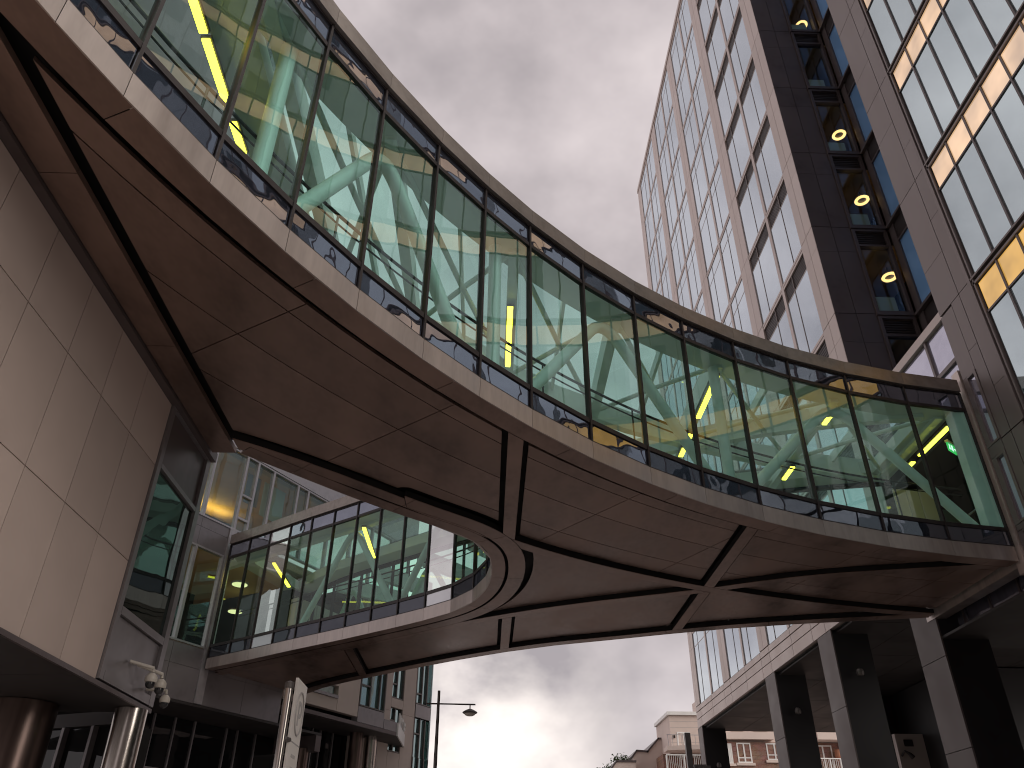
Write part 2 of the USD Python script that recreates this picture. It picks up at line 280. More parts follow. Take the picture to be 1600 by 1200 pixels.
ring_f = PLAN.intersection(FL.buffer(0.36, cap_style=2)); ring_b = PLAN.intersection(BL.buffer(0.34, cap_style=2))
ring_h = PLAN.intersection(HL.buffer(0.30, cap_style=2)).difference(ring_b.buffer(0.02))
tipzone = Polygon([(-1.6, 13.2), (3, 13.2), (3, 22.6), (-1.6, 22.6)])
ring_h2 = PLAN.intersection(HL.buffer(0.74, cap_style=2)).difference(HL.buffer(0.36, cap_style=2)).difference(ring_b.buffer(0.05))
ring_h2 = ring_h2.intersection(unary_union([tipzone, Polygon([(-12, 18.5), (-1.6, 18.5), (-1.6, 24), (-12, 33)])]))
dia1 = PLAN.intersection(f1l.buffer(0.15, cap_style=2)); dia2 = PLAN.intersection(f2l.buffer(0.15, cap_style=2))
ribs = [sbox(0.22, 9.5, 0.48, F1(0.35) + 0.02), sbox(0.32, F2(0.4) - .02, 0.58, 26), sbox(4.98, 12.0, 5.24, 24), sbox(-4.32, 23.4, -4.06, 30)]
ribs = [PLAN.intersection(r) for r in ribs]
members = [ring_f, ring_b, ring_h, ring_h2, dia1, dia2] + ribs
# members lie lowest; each overlap is taken away so that nothing coincides
taken = None; flush = []
for nm, g in zip(['edge_ring', 'edge_ring', 'edge_ring', 'edge_ring', 'soffit_rib', 'soffit_rib'] + ['soffit_rib'] * 4, members):
    g2 = g if taken is None else g.difference(taken.buffer(0.004)); taken = g if taken is None else unary_union([taken, g])
    flush.append((nm, g2))
cutR = [radial(FL, d, -0.1, 0.6) for d in np.arange(1.2, FL.length, 2.66)] + [radial(BL, d, -0.6, 0.6) for d in np.arange(1.3, BL.length, 2.7)] + [radial(HL, d, -0.9, 0.9) for d in np.arange(1.0, HL.length, 2.2)]
def put_panel(g, z0, z1, name, mat='soffit', gap=0.006):
    g = g.buffer(-gap)
    for q in getattr(g, 'geoms', [g]):
        if q.geom_type == 'Polygon' and q.area > 0.012: MB().prism(q.simplify(0.004), z0, z1).build(name, mat, bridge)
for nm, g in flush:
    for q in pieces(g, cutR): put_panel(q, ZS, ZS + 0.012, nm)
MB().prism(unary_union(members).buffer(-0.012), ZS + 0.014, ZS + 0.13).build('member_core', 'gap', bridge)
cells = PLAN.buffer(-0.01).difference(unary_union([m.buffer(0.17 if i < 4 else 0.085) for i, m in enumerate(members)]))
for cell in getattr(cells, 'geoms', [cells]):
    if cell.area < 0.05: continue
    c = cell.centroid
    def arc(line, k):
        c_ = np.array([np.array(normals_at(line, d)[0]) + normals_at(line, d)[1] * k for d in np.linspace(0.2, line.length - 0.2, 70)])
        return LineString(np.vstack([c_[0] + (c_[0] - c_[1]) * 6, c_, c_[-1] + (c_[-1] - c_[-2]) * 6]))
    if FL.distance(c) < 3.9 and c.y < F1(max(-4.3, c.x)):
        cuts = [arc(FL, k) for k in (0.84, 1.75, 2.85)] + [radial(FL, d, 0.3, 7) for d in ((6.9, 9.75) if c.x < 0.3 else (14.1, 16.9, 19.8, 22.4))]
    else:
        cuts = [radial(BL, d, -9, 0.5) for d in np.arange(2.2, BL.length, 3.1)] + [arc(BL, -k) for k in (1.6, 3.0)]
    got = pieces(cell, [k for k in cuts if k.geom_type == 'LineString'])
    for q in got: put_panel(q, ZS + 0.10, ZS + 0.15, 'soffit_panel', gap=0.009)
MB().prism(PLAN.buffer(-0.03), ZS + 0.24, ZS + 0.3).build('soffit_backing', 'gap', bridge)
MB().prism(PLAN.buffer(-0.15), 6.62, 6.8).build('floor', 'floor', bridge)

def glazing(pts, side, glass='bglass', start=0, pale=()):
    """Facetted glazed wall on the polyline; side +1 when outwards is to the right of the walking direction."""
    for i in range(start, len(pts) - 1):
        a, b = pts[i], pts[i + 1]; L = np.linalg.norm(b - a); u = np.r_[(b - a) / L, 0]; n = np.r_[u[1], -u[0], 0] * side
        fr = frame(np.r_[a, 0], u, n)
        part(bridge, 'fascia_panel', 'fascia', fr, 0.004, L - 0.004, 6.0 + 0.002, 6.33, -0.05, 0.01)
        sp, gl = ('skytinted', 'skypane') if i in pale else ('spandrel', glass)  # two bays get the glass that carries the sky brightness
        part(bridge, 'spandrel_pane', 'spandrel_dark' if (sp == 'spandrel' and side < 0) else sp, fr, 0.03, L - 0.03, 6.355, 6.70, -0.06, -0.03)
        t0, t1, t2 = rng.uniform(-0.007, 0.007, 3)
        q = [fr[0] + fr[1] * uu + Z * zz + n * (-0.035 + dd) for uu, zz, dd in ((0.03, 6.77, t0), (L - 0.03, 6.77, t1), (L - 0.03, 9.75, t1 + t2), (0.03, 9.75, t0 + t2))]
        MB().add(q, [[0, 1, 2], [0, 2, 3]] if side > 0 else [[0, 2, 1], [0, 3, 2]]).build('glass_pane', gl, bridge)
        part(bridge, 'spandrel_pane', sp, fr, 0.03, L - 0.03, 9.82, 10.23, -0.06, -0.03)
        mb = MB()
        for z0, z1 in ((6.325, 6.36), (6.69, 6.775), (9.745, 9.825), (10.225, 10.26)): mb.fbox(fr, 0.0, L, z0, z1, -0.09, -0.005)
        mb.fbox(fr, -0.02, 0.02, 6.335, 10.255, -0.1, 0.008)
        if i == len(pts) - 2: mb.fbox(fr, L - 0.02, L + 0.02, 6.335, 10.255, -0.1, 0.008)
        mb.build('window_frame', 'frame', bridge)
        part(bridge, 'roof_trim', 'trim', fr, 0.004, L - 0.004, 10.265, 10.6, -0.08, 0.06)
glazing(FM, +1)
HM = hc(np.linspace(0, ht[-1], 21)); BM = bc(np.linspace(0, bt[-1], 15))
glazing(HM, -1, 'bglass_far', pale=[int(np.argmin(np.linalg.norm((HM[1:] + HM[:-1]) / 2 - q, axis=1))) for q in ((-6.9, 25.3), (-1.05, 20.3))]); glazing(BM, +1, 'bglass_far')

# roof: opaque edge band, beams, glazing
inner = PLAN.buffer(-0.75)
MB().prism(PLAN.buffer(-0.13).difference(inner), 9.86, 10.2).build('ceiling_band', 'ceiling', bridge)
MB().prism(PLAN.buffer(-0.1), 10.40, 10.41).build('roof_glazing', 'roofglass', bridge)
def beam(p, q, w, z0, z1, name='roof_beam', mat='steel'):
    p, q = np.array(p, float), np.array(q, float); L = np.linalg.norm(q - p); u = np.r_[(q - p) / L, 0]
    part(bridge, name, mat, frame(np.r_[p, 0], u, np.r_[-u[1], u[0], 0]), 0, L, z0, z1, -w / 2, w / 2)
def fy(x): return float(np.interp(x, fl[:, 0], fl[:, 1]))
XB = [10.9, 8.05, 4.95, 2.45, 0.3, -1.7, -3.1]
for x in XB:
    far = F1(x) if x < 0.4 else float(np.interp(x, bl[::-1, 0], bl[::-1, 1])) - 0.3
    beam((x, fy(x) + 0.5), (x, far), 0.2, 9.78, 10.3)
for k in range(len(XB) - 1):
    a, b = XB[k], XB[k + 1]; m = (a + b) / 2
    for x0, x1 in ((a, b), (b, a)):
        ya, yb = fy(x0) + 0.6, float(F1(max(x1, -4.2))) - 0.2
        MB().tube([[x0, ya, 9.9], [(x0 + x1) / 2, (ya + yb) / 2, 9.9 + (0.03 if x0 > x1 else -0.1)], [x1, yb, 9.9]], 0.055, 10).build('roof_tube', 'steel', bridge, smooth=50)
    beam((m, fy(m) + 0.6), ((a + b) / 2, float(F1(m)) - 0.1), 0.07, 10.1, 10.35, 'glazing_bar')
for l in (f1l, f2l):
    c = np.array(l.coords)
    for i in range(0, len(c) - 6, 6):
        if PLAN.contains(LineString(c[[i, i + 6]]).centroid): beam(c[i], c[i + 6], 0.2, 9.76, 10.31)
for d in np.arange(1.5, BL.length - 1, 2.4):
    p, n = normals_at(BL, d); q = p + n * (-3.4)
    if p[0] < 1: beam(p + n * (-0.4), q, 0.2, 9.73, 10.29); 
# steel tubes along the glass
def inset(line, d, off):
    p, n = normals_at(line, float(np.clip(d, 0.1, line.length - 0.1))); return p + n * off
def arc_pos(line, x): 
    c = np.array(line.coords); s = np.r_[0, np.cumsum(np.linalg.norm(np.diff(c, axis=0), axis=1))]; o = np.argsort(c[:, 0]); return float(np.interp(x, c[o, 0], s[o]))
def tri_tube(line, d0, d1, d2, off, r=0.115):
    """bottom, apex, bottom with a rounded bend at the apex"""
    a, t, b = (np.r_[inset(line, d, off), z] for d, z in ((d0, 6.8), (d1, 9.72), (d2, 6.8)))
    ts = np.linspace(0, 1, 9); k = 0.17; p0, p2 = t + (a - t) * k, t + (b - t) * k
    bend = [(1 - s) ** 2 * p0 + 2 * s * (1 - s) * t + s * s * p2 for s in ts]
    MB().tube([a, (a + p0) / 2] + bend + [(b + p2) / 2, b], r, 14).build('truss_tube', 'steel', bridge, smooth=50)
def post(line, d, off, r=0.115):
    p = inset(line, d, off); MB().tube([np.r_[p, 6.8], np.r_[p, 8], np.r_[p, 9.75]], r, 14).build('truss_tube', 'steel', bridge, smooth=50)
nodes = [arc_pos(FL, x) for x in (11.1, 8.1, 5.4, 4.7, 2.45, 0.75, -0.05, -1.42, -2.3, -2.75, -3.3, -3.7)]
tri_tube(FL, nodes[0], nodes[1], nodes[2], 0.5); tri_tube(FL, nodes[3], nodes[4], nodes[5], 0.5); tri_tube(FL, nodes[6], nodes[7], nodes[8], 0.5)
post(FL, arc_pos(FL, 5.05), 0.5); post(FL, arc_pos(FL, 0.32), 0.5); post(FL, arc_pos(FL, -2.5), 0.5)
for d in np.arange(0.8, HL.length - 4, 4.2): tri_tube(HL, d, d + 2.0, d + 4.0, -0.5, 0.1)
for d in np.arange(0.8, BL.length - 4, 4.2): tri_tube(BL, d, d + 2.0, d + 4.0, -0.5, 0.1)
# handrails and the posts that carry them
for line, off in ((FL, 0.62), (HL, -0.62), (BL, -0.62)):
    pts = [np.r_[inset(line, d, off), 7.95] for d in np.linspace(0.3, line.length - 0.3, 40)]
    MB().tube(pts, 0.025, 8).tube([p - [0, 0, 0.16] for p in pts], 0.015, 6).build('handrail', 'frame', bridge, smooth=50)
    for p in pts[::4]: MB().tube([[p[0], p[1], 6.8], [p[0], p[1], 7.4], p], 0.018, 6).build('handrail_post', 'frame', bridge)
# right end: portal frame, dark lobby, pale corner strip, end beam
fe = frame((11.32, 0, 0), Y, -X)
part(bridge, 'portal_post', 'steel', fe, 16.0, 16.28, 6.78, 9.74, -0.1, 0.35)
part(bridge, 'end_beam', 'fascia', frame((11.36, 0, 0), Y, -X), 15.9, 20.3, 5.93, 6.3, -0.35, -0.03)
part(bridge, 'corner_strip', 'posttrim', frame((11.4, 0, 0), Y, -X), 15.84, 16.12, 6.33, 10.85, -0.2, 0.03)
part(bridge, 'corner_strip', 'posttrim', frame((11.4, 0, 0), Y, -X), 15.82, 16.12, 5.75, 6.32, -0.2, 0.05)

# ------------------------------------------------------------------ strip lights, exit sign in the bridge
def strip(x, y0, y1, label, z=9.62, dx=0.0):
    t = thing('strip_light', label, 'strip light', (x, y0, z), group='yellow strip lights in the footbridge')
    fr = frame((x, y0, 0), np.array([dx, y1 - y0, 0]) / math.hypot(dx, y1 - y0), X); L = math.hypot(dx, y1 - y0)
    part(t, 'housing', 'darkbrown', fr, 0, L, z + 0.03, z + 0.09, -0.075, 0.075); part(t, 'tube', 'yellowstrip', fr, 0.01, L - 0.01, z - 0.01, z + 0.027, -0.055, 0.055)
strip(-4.0, 4.6, 6.48, 'short yellow strip light cut by the top edge of the photo'); strip(-4.0, 6.55, 7.64, 'long yellow strip light at upper left, behind the green glass'); strip(-4.0, 7.92, 8.54, 'yellow strip light below the long one at upper left of the bridge')
strip(0.27, 12.2, 14.3, 'yellow strip light hanging beside the upright white tube mid bridge')
strip(4.93, 14.5, 16.35, 'yellow strip light right of the dark beam, near the upright tube'); strip(4.93, 17.14, 17.6, 'tiny middle yellow strip light of the row of three near the slanting tube'); strip(4.93, 17.9, 18.36, 'lowest tiny yellow strip light of the row of three near the slanting tube')
strip(8.05, 16.06, 16.5, 'short yellow strip light right under the bent tube apex', 9.6); strip(8.05, 18.78, 19.57, 'yellow strip light beside the left foot of the bent white tube', 9.6)
strip(11.15, 16.5, 18.05, 'yellow strip light next to the green exit sign'); strip(11.15, 18.4, 18.8, 'small yellow strip light behind the slanting tube near the exit sign')
strip(-4.05, 23.6, 26.3, 'yellow strip light high in the rear arm of the bridge, nearer its middle'); strip(-7.65, 27.0, 29.6, 'slanting yellow strip light in the rear arm of the bridge beside its sky-mirroring pane')
for (x, y, l) in ((-9.45, 29.4, 'upper oval downlight near the left end of the rear arm'), (-10.55, 32.9, 'lower oval downlight near the left end of the rear arm')):
    t = thing('downlight', l, 'downlight', (x, y, 9.6)); MB().lathe((x, y, 9.6), [(0, 0), (.28, 0), (.28, .05), (0, .05)], 24).build('lens', 'downlight', t); MB().lathe((x, y, 9.62), [(.285, 0), (.33, 0), (.33, .06), (.285, .06), (.285, 0)], 24).build('ring', 'lightmetal', t)
ex = thing('exit_sign', 'small green exit sign with running figure hanging near the bridge end', 'exit sign', (11.3, 16.8, 9.2))
fx = frame((11.2, 16.85, 0.22), np.array([0.8, 0.6, 0]), np.array([0.6, -0.8, 0]))
part(ex, 'sign_box', 'exit', fx, 0, 0.42, 8.95, 9.17, -0.03, 0.0); part(ex, 'housing', 'cream', fx, 0, 0.42, 9.175, 9.24, -0.05, 0.03)
mb = MB()
mb.fbox(fx, .05, .09, 9.10, 9.14, .002, .006); mb.fbox(fx, .04, .10, 9.04, 9.095, .002, .006); mb.fbox(fx, .02, .06, 8.98, 9.035, .002, .006); mb.fbox(fx, .085, .125, 8.99, 9.04, .002, .006)
mb.fbox(fx, .16, .24, 8.98, 9.14, .002, .006); mb.fbox(fx, .28, .36, 9.045, 9.075, .002, .006); mb.fbox(fx, .345, .375, 9.03, 9.09, .002, .006)
mb.build('pictogram', 'exitwhite', ex)

# ------------------------------------------------------------------ stone-clad building on the left
st = thing('stone_clad_building', 'pinkish stone-clad building overhanging at the left, with a glazed corner bay', 'building', (-4.73, 8, 0))
fs = frame((-4.73, 0, 0), Y, X)
zs, ys = [2.1, 3.58, 4.97, 6.0], [-6, -4.2, -2.4, -0.6, 1.2, 2.1, 3.0, 3.9, 4.8, 5.55, 6.4, 7.3, 8.2, 9.1, 10.05]
for i in range(3):
    for j in range(len(ys) - 1):
        part(st, 'stone_panel', 'stone', fs, ys[j] + 0.006, ys[j + 1] - 0.006, zs[i] + 0.006, zs[i + 1] - (0.006 if i < 2 else 0.05), -0.05, 0)
part(st, 'wall_core', 'gap', fs, -6, 11.9, 2.12, 6.2, -0.4, -0.052)
part(st, 'upper_block', 'greymetal', fs, -14, 11.6, 6.32, 12, -12, -0.2)
for k in range(11):  # unseen storeys, added this tall to darken the mirrored panes opposite
    z0 = 12.02 + k * 3.8; part(st, 'upper_storey', 'greymetal', fs, -14, 11.6, z0, z0 + 3.78, -12, -0.2)
    for y in np.arange(-13, 11, 2.4): part(st, 'upper_window', 'darkglass', fs, y, y + 1.9, z0 + 0.9, z0 + 3.0, -0.21, -0.17)
mb = MB()
for b in ((10.06, 10.17, 2.12, 6.0), (11.74, 11.9, 2.12, 6.0), (10.18, 11.73, 2.12, 2.24), (10.18, 11.73, 2.93, 3.03), (10.18, 11.73, 5.0, 5.07), (10.18, 11.73, 5.93, 6.0)): mb.fbox(fs, *b, -0.05, 0.035)
mb.build('bay_frame', 'greymetal', st)
part(st, 'bay_panel', 'greymetal', fs, 10.18, 11.73, 2.25, 2.92, -0.045, -0.01)
part(st, 'bay_panel', 'darkbrown', fs, 10.18, 11.73, 5.08, 5.92, -0.045, -0.01, label='dark panel above the bay glass')
part(st, 'bay_glass', dark_glass('bay_glass', (0.012, 0.018, 0.017), (0.5, 0.62, 0.58), 0.2, wob=0.007, wscale=0.9), fs, 10.18, 11.73, 3.04, 4.99, -0.045, -0.015)
part(st, 'bay_return', 'greymetal', frame((-4.73, 11.9, 0), -X, Y), 0, 2.2, 2.12, 6.0, -0.05, 0.0)
# soffit strip beside the bridge, its trim, and the underside over the footway
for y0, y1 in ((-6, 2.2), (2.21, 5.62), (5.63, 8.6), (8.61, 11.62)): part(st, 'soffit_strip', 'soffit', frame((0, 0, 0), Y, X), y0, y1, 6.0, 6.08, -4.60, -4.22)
part(st, 'wall_trim', 'darkbrown', fs, -6, 11.9, 5.955, 6.11, 0.002, 0.115)
part(st, 'soffit_backing', 'gap', frame((0, 0, 0), Y, X), -6, 11.62, 6.24, 6.3, -4.7, -4.1)
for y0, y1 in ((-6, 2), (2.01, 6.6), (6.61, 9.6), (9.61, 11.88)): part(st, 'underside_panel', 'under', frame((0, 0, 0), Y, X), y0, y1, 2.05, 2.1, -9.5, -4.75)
part(st, 'underside_trim', 'darkbrown', fs, -6, 11.9, 2.04, 2.095, -0.01, 0.03)
g0, g1 = np.array([-9.5, 13.9]), np.array([-4.95, 11.95]); Lg = np.linalg.norm(g1 - g0); ug = np.r_[(g1 - g0) / Lg, 0]; fg = frame(np.r_[g0, 0], ug, (ug[1], -ug[0], 0))
part(st, 'shopfront_head', 'under', fg, 0, Lg, 1.92, 2.1, -0.1, 0.05)
edges = [0, .8, 1.6, 2.35, 2.8, 3.3, 3.75, 4.3, Lg]
for a, b in zip(edges[:-1], edges[1:]):
    part(st, 'shopfront_pane', 'darkglass', fg, a + .03, b - .03, GROUND, 1.91, -0.05, -0.03)
    part(st, 'shopfront_mullion', 'greymetal', fg, a - .025, a + .025, GROUND, 1.915, -0.06, 0.06)
part(st, 'shopfront_core', 'gap', fg, 0, Lg, GROUND, 1.9, -0.4, -0.07)
MB().lathe((-6.15, 11.3, 0), [(0, GROUND), (.42, GROUND), (.42, 2.04), (0, 2.04)], 40).build('column', 'darksteel', st, smooth=40, label='wide dark metal-cased round column')
MB().lathe((-4.86, 11.62, 0), [(0, GROUND), (.21, GROUND), (.21, 2.04), (0, 2.04)], 32).build('column', 'stainless', st, smooth=40, label='bright stainless round column')

# dome cameras on the bay
def domecam(c, s, label, arm):
    t = thing('security_camera', label, 'security camera', c, group='cream dome cameras on the corner bay')
    c = np.array(c)
    MB().lathe(c, [(0, .0), (.095 * s, .0), (.11 * s, .02 * s), (.11 * s, .09 * s), (.08 * s, .13 * s), (.05 * s, .16 * s), (0, .17 * s)], 24).build('housing', 'cream', t, smooth=40)
    m = trimesh.creation.icosphere(2, .085 * s); m.apply_translation(c + [0, 0, -.02]); MB().mesh(m).build('dome', 'blackdome', t, smooth=True)
    if arm is not None: MB().tube([c + [0, 0, .18 * s], c + [0, 0, .25 * s], np.array(arm)], .032 * s, 10).build('bracket', 'cream', t, smooth=40)
domecam((-4.45, 11.0, 2.27), 0.72, 'leftmost cream dome camera on a bracket', (-4.72, 10.85, 2.5)); domecam((-4.4, 11.22, 2.24), 0.72, 'cream dome camera in the middle of the three', (-4.72, 11.1, 2.52)); domecam((-4.42, 11.55, 2.12), 0.62, 'lowest and smallest cream dome camera of the three', (-4.72, 11.6, 2.3))

# ------------------------------------------------------------------ glazed office building behind, wall turned 30 degrees
A30 = math.radians(29.5); u30 = np.array([math.sin(A30), math.cos(A30), 0]); n30 = np.array([u30[1], -u30[0], 0]); C30 = float(n30[:2] @ np.array([-9.17, 27.4]))
fo = frame(n30 * C30, u30, n30)
ob = thing('office_building', 'grey metal and glass office building behind, joined by the rear arm of the bridge', 'office building', (-9, 27.5, 0))
part(ob, 'body', 'under', fo, 15, 30, 17.0, 17.3, -9, -0.2); part(ob, 'rear_wall', 'under', fo, 15, 30, 4.9, 17, -9, -8.7)
part(ob, 'parapet', 'lightmetal', fo, 15, 30.5, 13.9, 15.6, -0.3, 0.05, label='pale grey sloping parapet above the windows')
for zf in (6.2, 10.5): part(ob, 'floor_slab', 'wood', fo, 15, 24, zf, zf + 0.3, -8.6, -0.25)
part(ob, 'ceiling', 'wood', fo, 15, 24.5, 13.7, 13.88, -8.6, -0.3)
def bays(z0, z1, edges, mat='officeglass'):
    for a, b in zip(edges[:-1], edges[1:]):
        pane(ob, 'window_pane', mat, fo, a + .04, b - .04, z0 + .04, z1 - .04, -0.06)
        mb = MB()
        for q in ((a, a + .05, z0, z1), (b - .05, b, z0, z1), (a + .05, b - .05, z0, z0 + .06), (a + .05, b - .05, z1 - .06, z1)): mb.fbox(fo, *q, -0.12, 0.03)
        mb.build('window_frame', 'lightmetal', ob)
bays(10.87, 13.88, [16.2, 17.55, 19.02, 19.6, 20.47, 21.88, 22.5, 24, 25.5, 27, 28.5, 30]); bays(6.64, 9.85, [16.2, 17.58, 18.82])
part(ob, 'opening_light', 'lightmetal', fo, 19.07, 19.55, 12.25, 12.33, -0.1, 0.035); part(ob, 'opening_light', 'lightmetal', fo, 19.07, 19.55, 11.35, 11.43, -0.1, 0.035)
for z0, z1 in ((9.86, 10.5), (10.51, 10.86)): 
    for a, b in ((15, 17.57), (17.58, 18.83), (18.84, 19.3)): part(ob, 'spandrel_panel', 'greymetal', fo, a, b, z0, z1, -0.1, 0.0)
for a, b in ((15, 17.57), (17.58, 18.83)):
    for z0, z1 in ((5.98, 6.62), (4.95, 5.97)): part(ob, 'spandrel_panel', 'greymetal', fo, a + .004, b - .004, z0, z1, -0.1, 0.0)
for a, b in ((19.17, 20.9), (20.91, 22.78)):
    for z0, z1 in ((4.95, 5.97), (5.98, 6.62)): part(ob, 'spandrel_panel', 'greymetal', fo, a, b, z0, z1, -0.1, 0.0)
part(ob, 'corner_post', 'lightmetal', fo, 18.84, 19.16, 4.95, 10.86, -0.12, 0.05)
part(ob, 'blind', 'greymetal', fo, 19.7, 20.4, 12.4, 13.6, -0.6, -0.57); part(ob, 'blind', 'blind', fo, 20.6, 21.8, 12.2, 13.6, -0.6, -0.57)
part(ob, 'uplighter', 'goldroom', fo, 20.6, 22.6, 13.22, 13.24, -4.7, -4.4); part(ob, 'uplighter_housing', 'frame', fo, 20.5, 22.7, 13.1, 13.21, -4.8, -4.3)  # unseen emitter and its shield, added for the golden pool on the ceiling
part(ob, 'ceiling_light', 'yellowstrip', fo, 17.7, 18.6, 9.0, 9.05, -2.0, -1.9)
part(ob, 'inner_wall', 'under', fo, 15, 23, 6.5, 13.6, -6.2, -6.0)
# ground floor set back under the upper storeys
part(ob, 'underside', 'under', fo, 15, 25.2, 4.86, 4.94, -3, 0.02); part(ob, 'underside_edge', 'darkbrown', fo, 24.9, 25.2, 4.3, 4.85, -2.2, 0.02)
edges = [17, 18.2, 19.14, 20.01, 20.87, 22.36, 22.9, 23.83, 25.2]
for a, b in zip(edges[:-1], edges[1:]):
    part(ob, 'shopfront_pane', 'darkglass', fo, a + .03, b - .03, GROUND, 4.85, -2.06, -2.03); part(ob, 'shopfront_mullion', 'greymetal', fo, a - .025, a + .025, GROUND, 4.85, -2.08, -1.95)
part(ob, 'shopfront_transom', 'greymetal', fo, 19.18, 19.97, 3.2, 3.27, -2.08, -1.96); part(ob, 'shopfront_core', 'gap', fo, 15, 25.2, GROUND, 4.85, -3, -2.1)
c3 = fo[0] + u30 * 24.9 + n30 * -0.55; MB().lathe((c3[0], c3[1], 0), [(0, GROUND), (.23, GROUND), (.23, 4.4), (0, 4.4)], 28).build('column', 'darksteel', ob, smooth=40)

# ------------------------------------------------------------------ pale stone building further along with its canopy
cb = thing('pale_stone_building', 'pale stone building with tall window strips and glass corner behind the lamp post', 'building', (-4.5, 38, 0))
for a, b, z0, z1 in ((24.0, 25.9, 6.78, 9.5), (25.9, 27.25, 5.86, 9.5), (24.0, 25.89, 5.86, 6.3)): part(cb, 'stone_panel', 'stonelight', fo, a + .006, b - .006, z0, z1, -0.3, 0.0)
part(cb, 'stone_panel', 'stonelight', fo, 22.8, 23.98, 5.86, 9.5, -0.3, 0.0); 
part(cb, 'window_frame', 'greymetal', fo, 24.02, 25.88, 6.31, 6.42, -0.28, 0.06); part(cb, 'window_pane', 'mirrorglass', fo, 24.05, 25.8, 6.43, 6.77, -0.2, -0.15)
def strip_win(fr, edges, z0, z1, trans, host, d=0.0):
    for a, b in zip(edges[:-1], edges[1:]): part(host, 'window_pane', 'mirrorglass', fr, a + .03, b - .03, z0 + .04, z1, d - 0.12, d - 0.08)
    mb = MB()
    for a in edges: mb.fbox(fr, a - .03, a + .03, z0, z1, d - 0.1, d + 0.02)
    mb.fbox(fr, edges[0] + .03, edges[1] - .03, trans, trans + .06, d - 0.1, d + 0.015); mb.fbox(fr, edges[0] + .03, edges[-1] - .03, z0, z0 + .05, d - 0.1, d + 0.03); mb.build('window_frame', 'post', host)
strip_win(fo, [27.3, 27.95, 28.6, 29.0], 6.3, 10, 7.1, cb)
part(cb, 'grey_panel', 'greymetal', fo, 27.26, 29.05, 5.68, 6.28, -0.3, 0.01)
ff = frame(n30 * (C30 - 1.5), u30, n30)
for a, b in ((29.0, 31.55), (32.5, 33.5)):
    for z0, z1 in ((-1.6, 2.6), (2.61, 6.9), (6.91, 9.2), (9.21, 12)): part(cb, 'stone_panel', 'stonelight', ff, a + .005, b - .005, z0, z1, -0.3, 0.0)
for z0, z1 in ((7.09, 7.48), (4.2, 5.2), (9.0, 9.3)): part(cb, 'stone_panel', 'stonelight', ff, 31.56, 32.49, z0, z1, -0.3, 0.0)
strip_win(ff, [31.58, 31.98, 32.48], 7.5, 8.98, 8.1, cb, -0.06); strip_win(ff, [31.58, 31.98, 32.48], 5.22, 7.06, 6.5, cb, -0.06)
strip_win(ff, [33.52, 34.0, 34.45, 34.8], 7.55, 12, 8.0, cb); strip_win(ff, [33.52, 34.0, 34.45, 34.8], -1.5, 6.9, 6.2, cb); strip_win(ff, [33.52, 34.0, 34.45, 34.8], 3.2, 5.2, 4.2, cb, 0.03)
part(cb, 'grey_panel', 'greymetal', ff, 33.52, 34.85, 6.95, 7.53, -0.3, 0.03)
fe2 = frame(ff[0] + u30 * 34.86, -n30, u30)
part(cb, 'corner_glass', 'mirrorglass', fe2, -0.02, 0.9, 7.4, 12, -0.1, 0.02); part(cb, 'corner_glass', 'mirrorglass', fe2, -0.02, 0.9, -1.6, 7.38, -0.1, 0.02)
part(cb, 'body', 'gap', ff, 29, 34.7, GROUND, 12, -5, -0.32); part(cb, 'body', 'gap', fo, 22.8, 29.0, 5.9, 10, -1.2, -0.32)
# canopy: underside, grey end panel, pale lettered edge
part(cb, 'canopy_edge', 'darkbrown', fo, 23.2, 30.0, 5.52, 5.66, -1.3, 0.03); part(cb, 'canopy_panel', 'greymetal', fo, 29.06, 30.0, 5.67, 6.05, -0.3, 0.02)
cp = Polygon([(-3.88, 36.62), (-3.88, 46.0), (-6.5, 46.5), (-9.5, 36), (-6.8, 31.9)])
MB().prism(cp, 5.5, 5.515).build('canopy_underside', 'under', cb)
fcn = frame((-3.86, 0, 0), Y, X)
part(cb, 'canopy_sign_board', 'white', fcn, 36.7, 45.9, 5.52, 6.05, -0.04, 0.03)
for i, (y, kind) in enumerate(((37.1, 0), (38.2, 1), (39.3, 2), (40.4, 0), (41.5, 1), (42.6, 0))):
    mb = MB(); mb.fbox(fcn, y, y + .14, 6.06, 6.5, -0.03, 0.03)
    if kind: mb.fbox(fcn, y + .15, y + .6, 6.38, 6.5, -0.03, 0.03)
    if kind == 2: mb.fbox(fcn, y + .15, y + .5, 6.2, 6.3, -0.03, 0.03)
    if kind == 0: mb.fbox(fcn, y + .45, y + .6, 6.06, 6.5, -0.03, 0.03)
    mb.build('sign_letter', 'white', cb)
edges = [25.3, 26.9, 27.4, 28.2, 29.0]
for a, b in zip(edges[:-1], edges[1:]): part(cb, 'shopfront_pane', 'darkglass', fo, a + .03, b - .03, GROUND, 5.5, -2.0, -1.97); part(cb, 'shopfront_mullion', 'greymetal', fo, a - .025, a + .025, GROUND, 5.5, -2.02, -1.9)
part(cb, 'shopfront_core', 'gap', fo, 25.2, 29.2, GROUND, 5.5, -2.6, -2.06)
fsg = frame((-4.9, 0, 0), Y, X)
for y in np.arange(38, 46, 1.3): part(cb, 'shopfront_pane', 'mirrorglass', fsg, y + .04, y + 1.26, GROUND, 5.49, -0.04, -0.0); part(cb, 'shopfront_mullion', 'greymetal', fsg, y - .035, y + .035, GROUND, 5.49, -0.05, 0.06)
for s, m in ((28.6, 'darksteel'), (29.6, 'stainless')):
    c = fo[0] + u30 * s + n30 * -1.0; MB().lathe((c[0], c[1], 0), [(0, GROUND), (.27, GROUND), (.27, 5.5), (0, 5.5)], 28).build('column', m, cb, smooth=40)

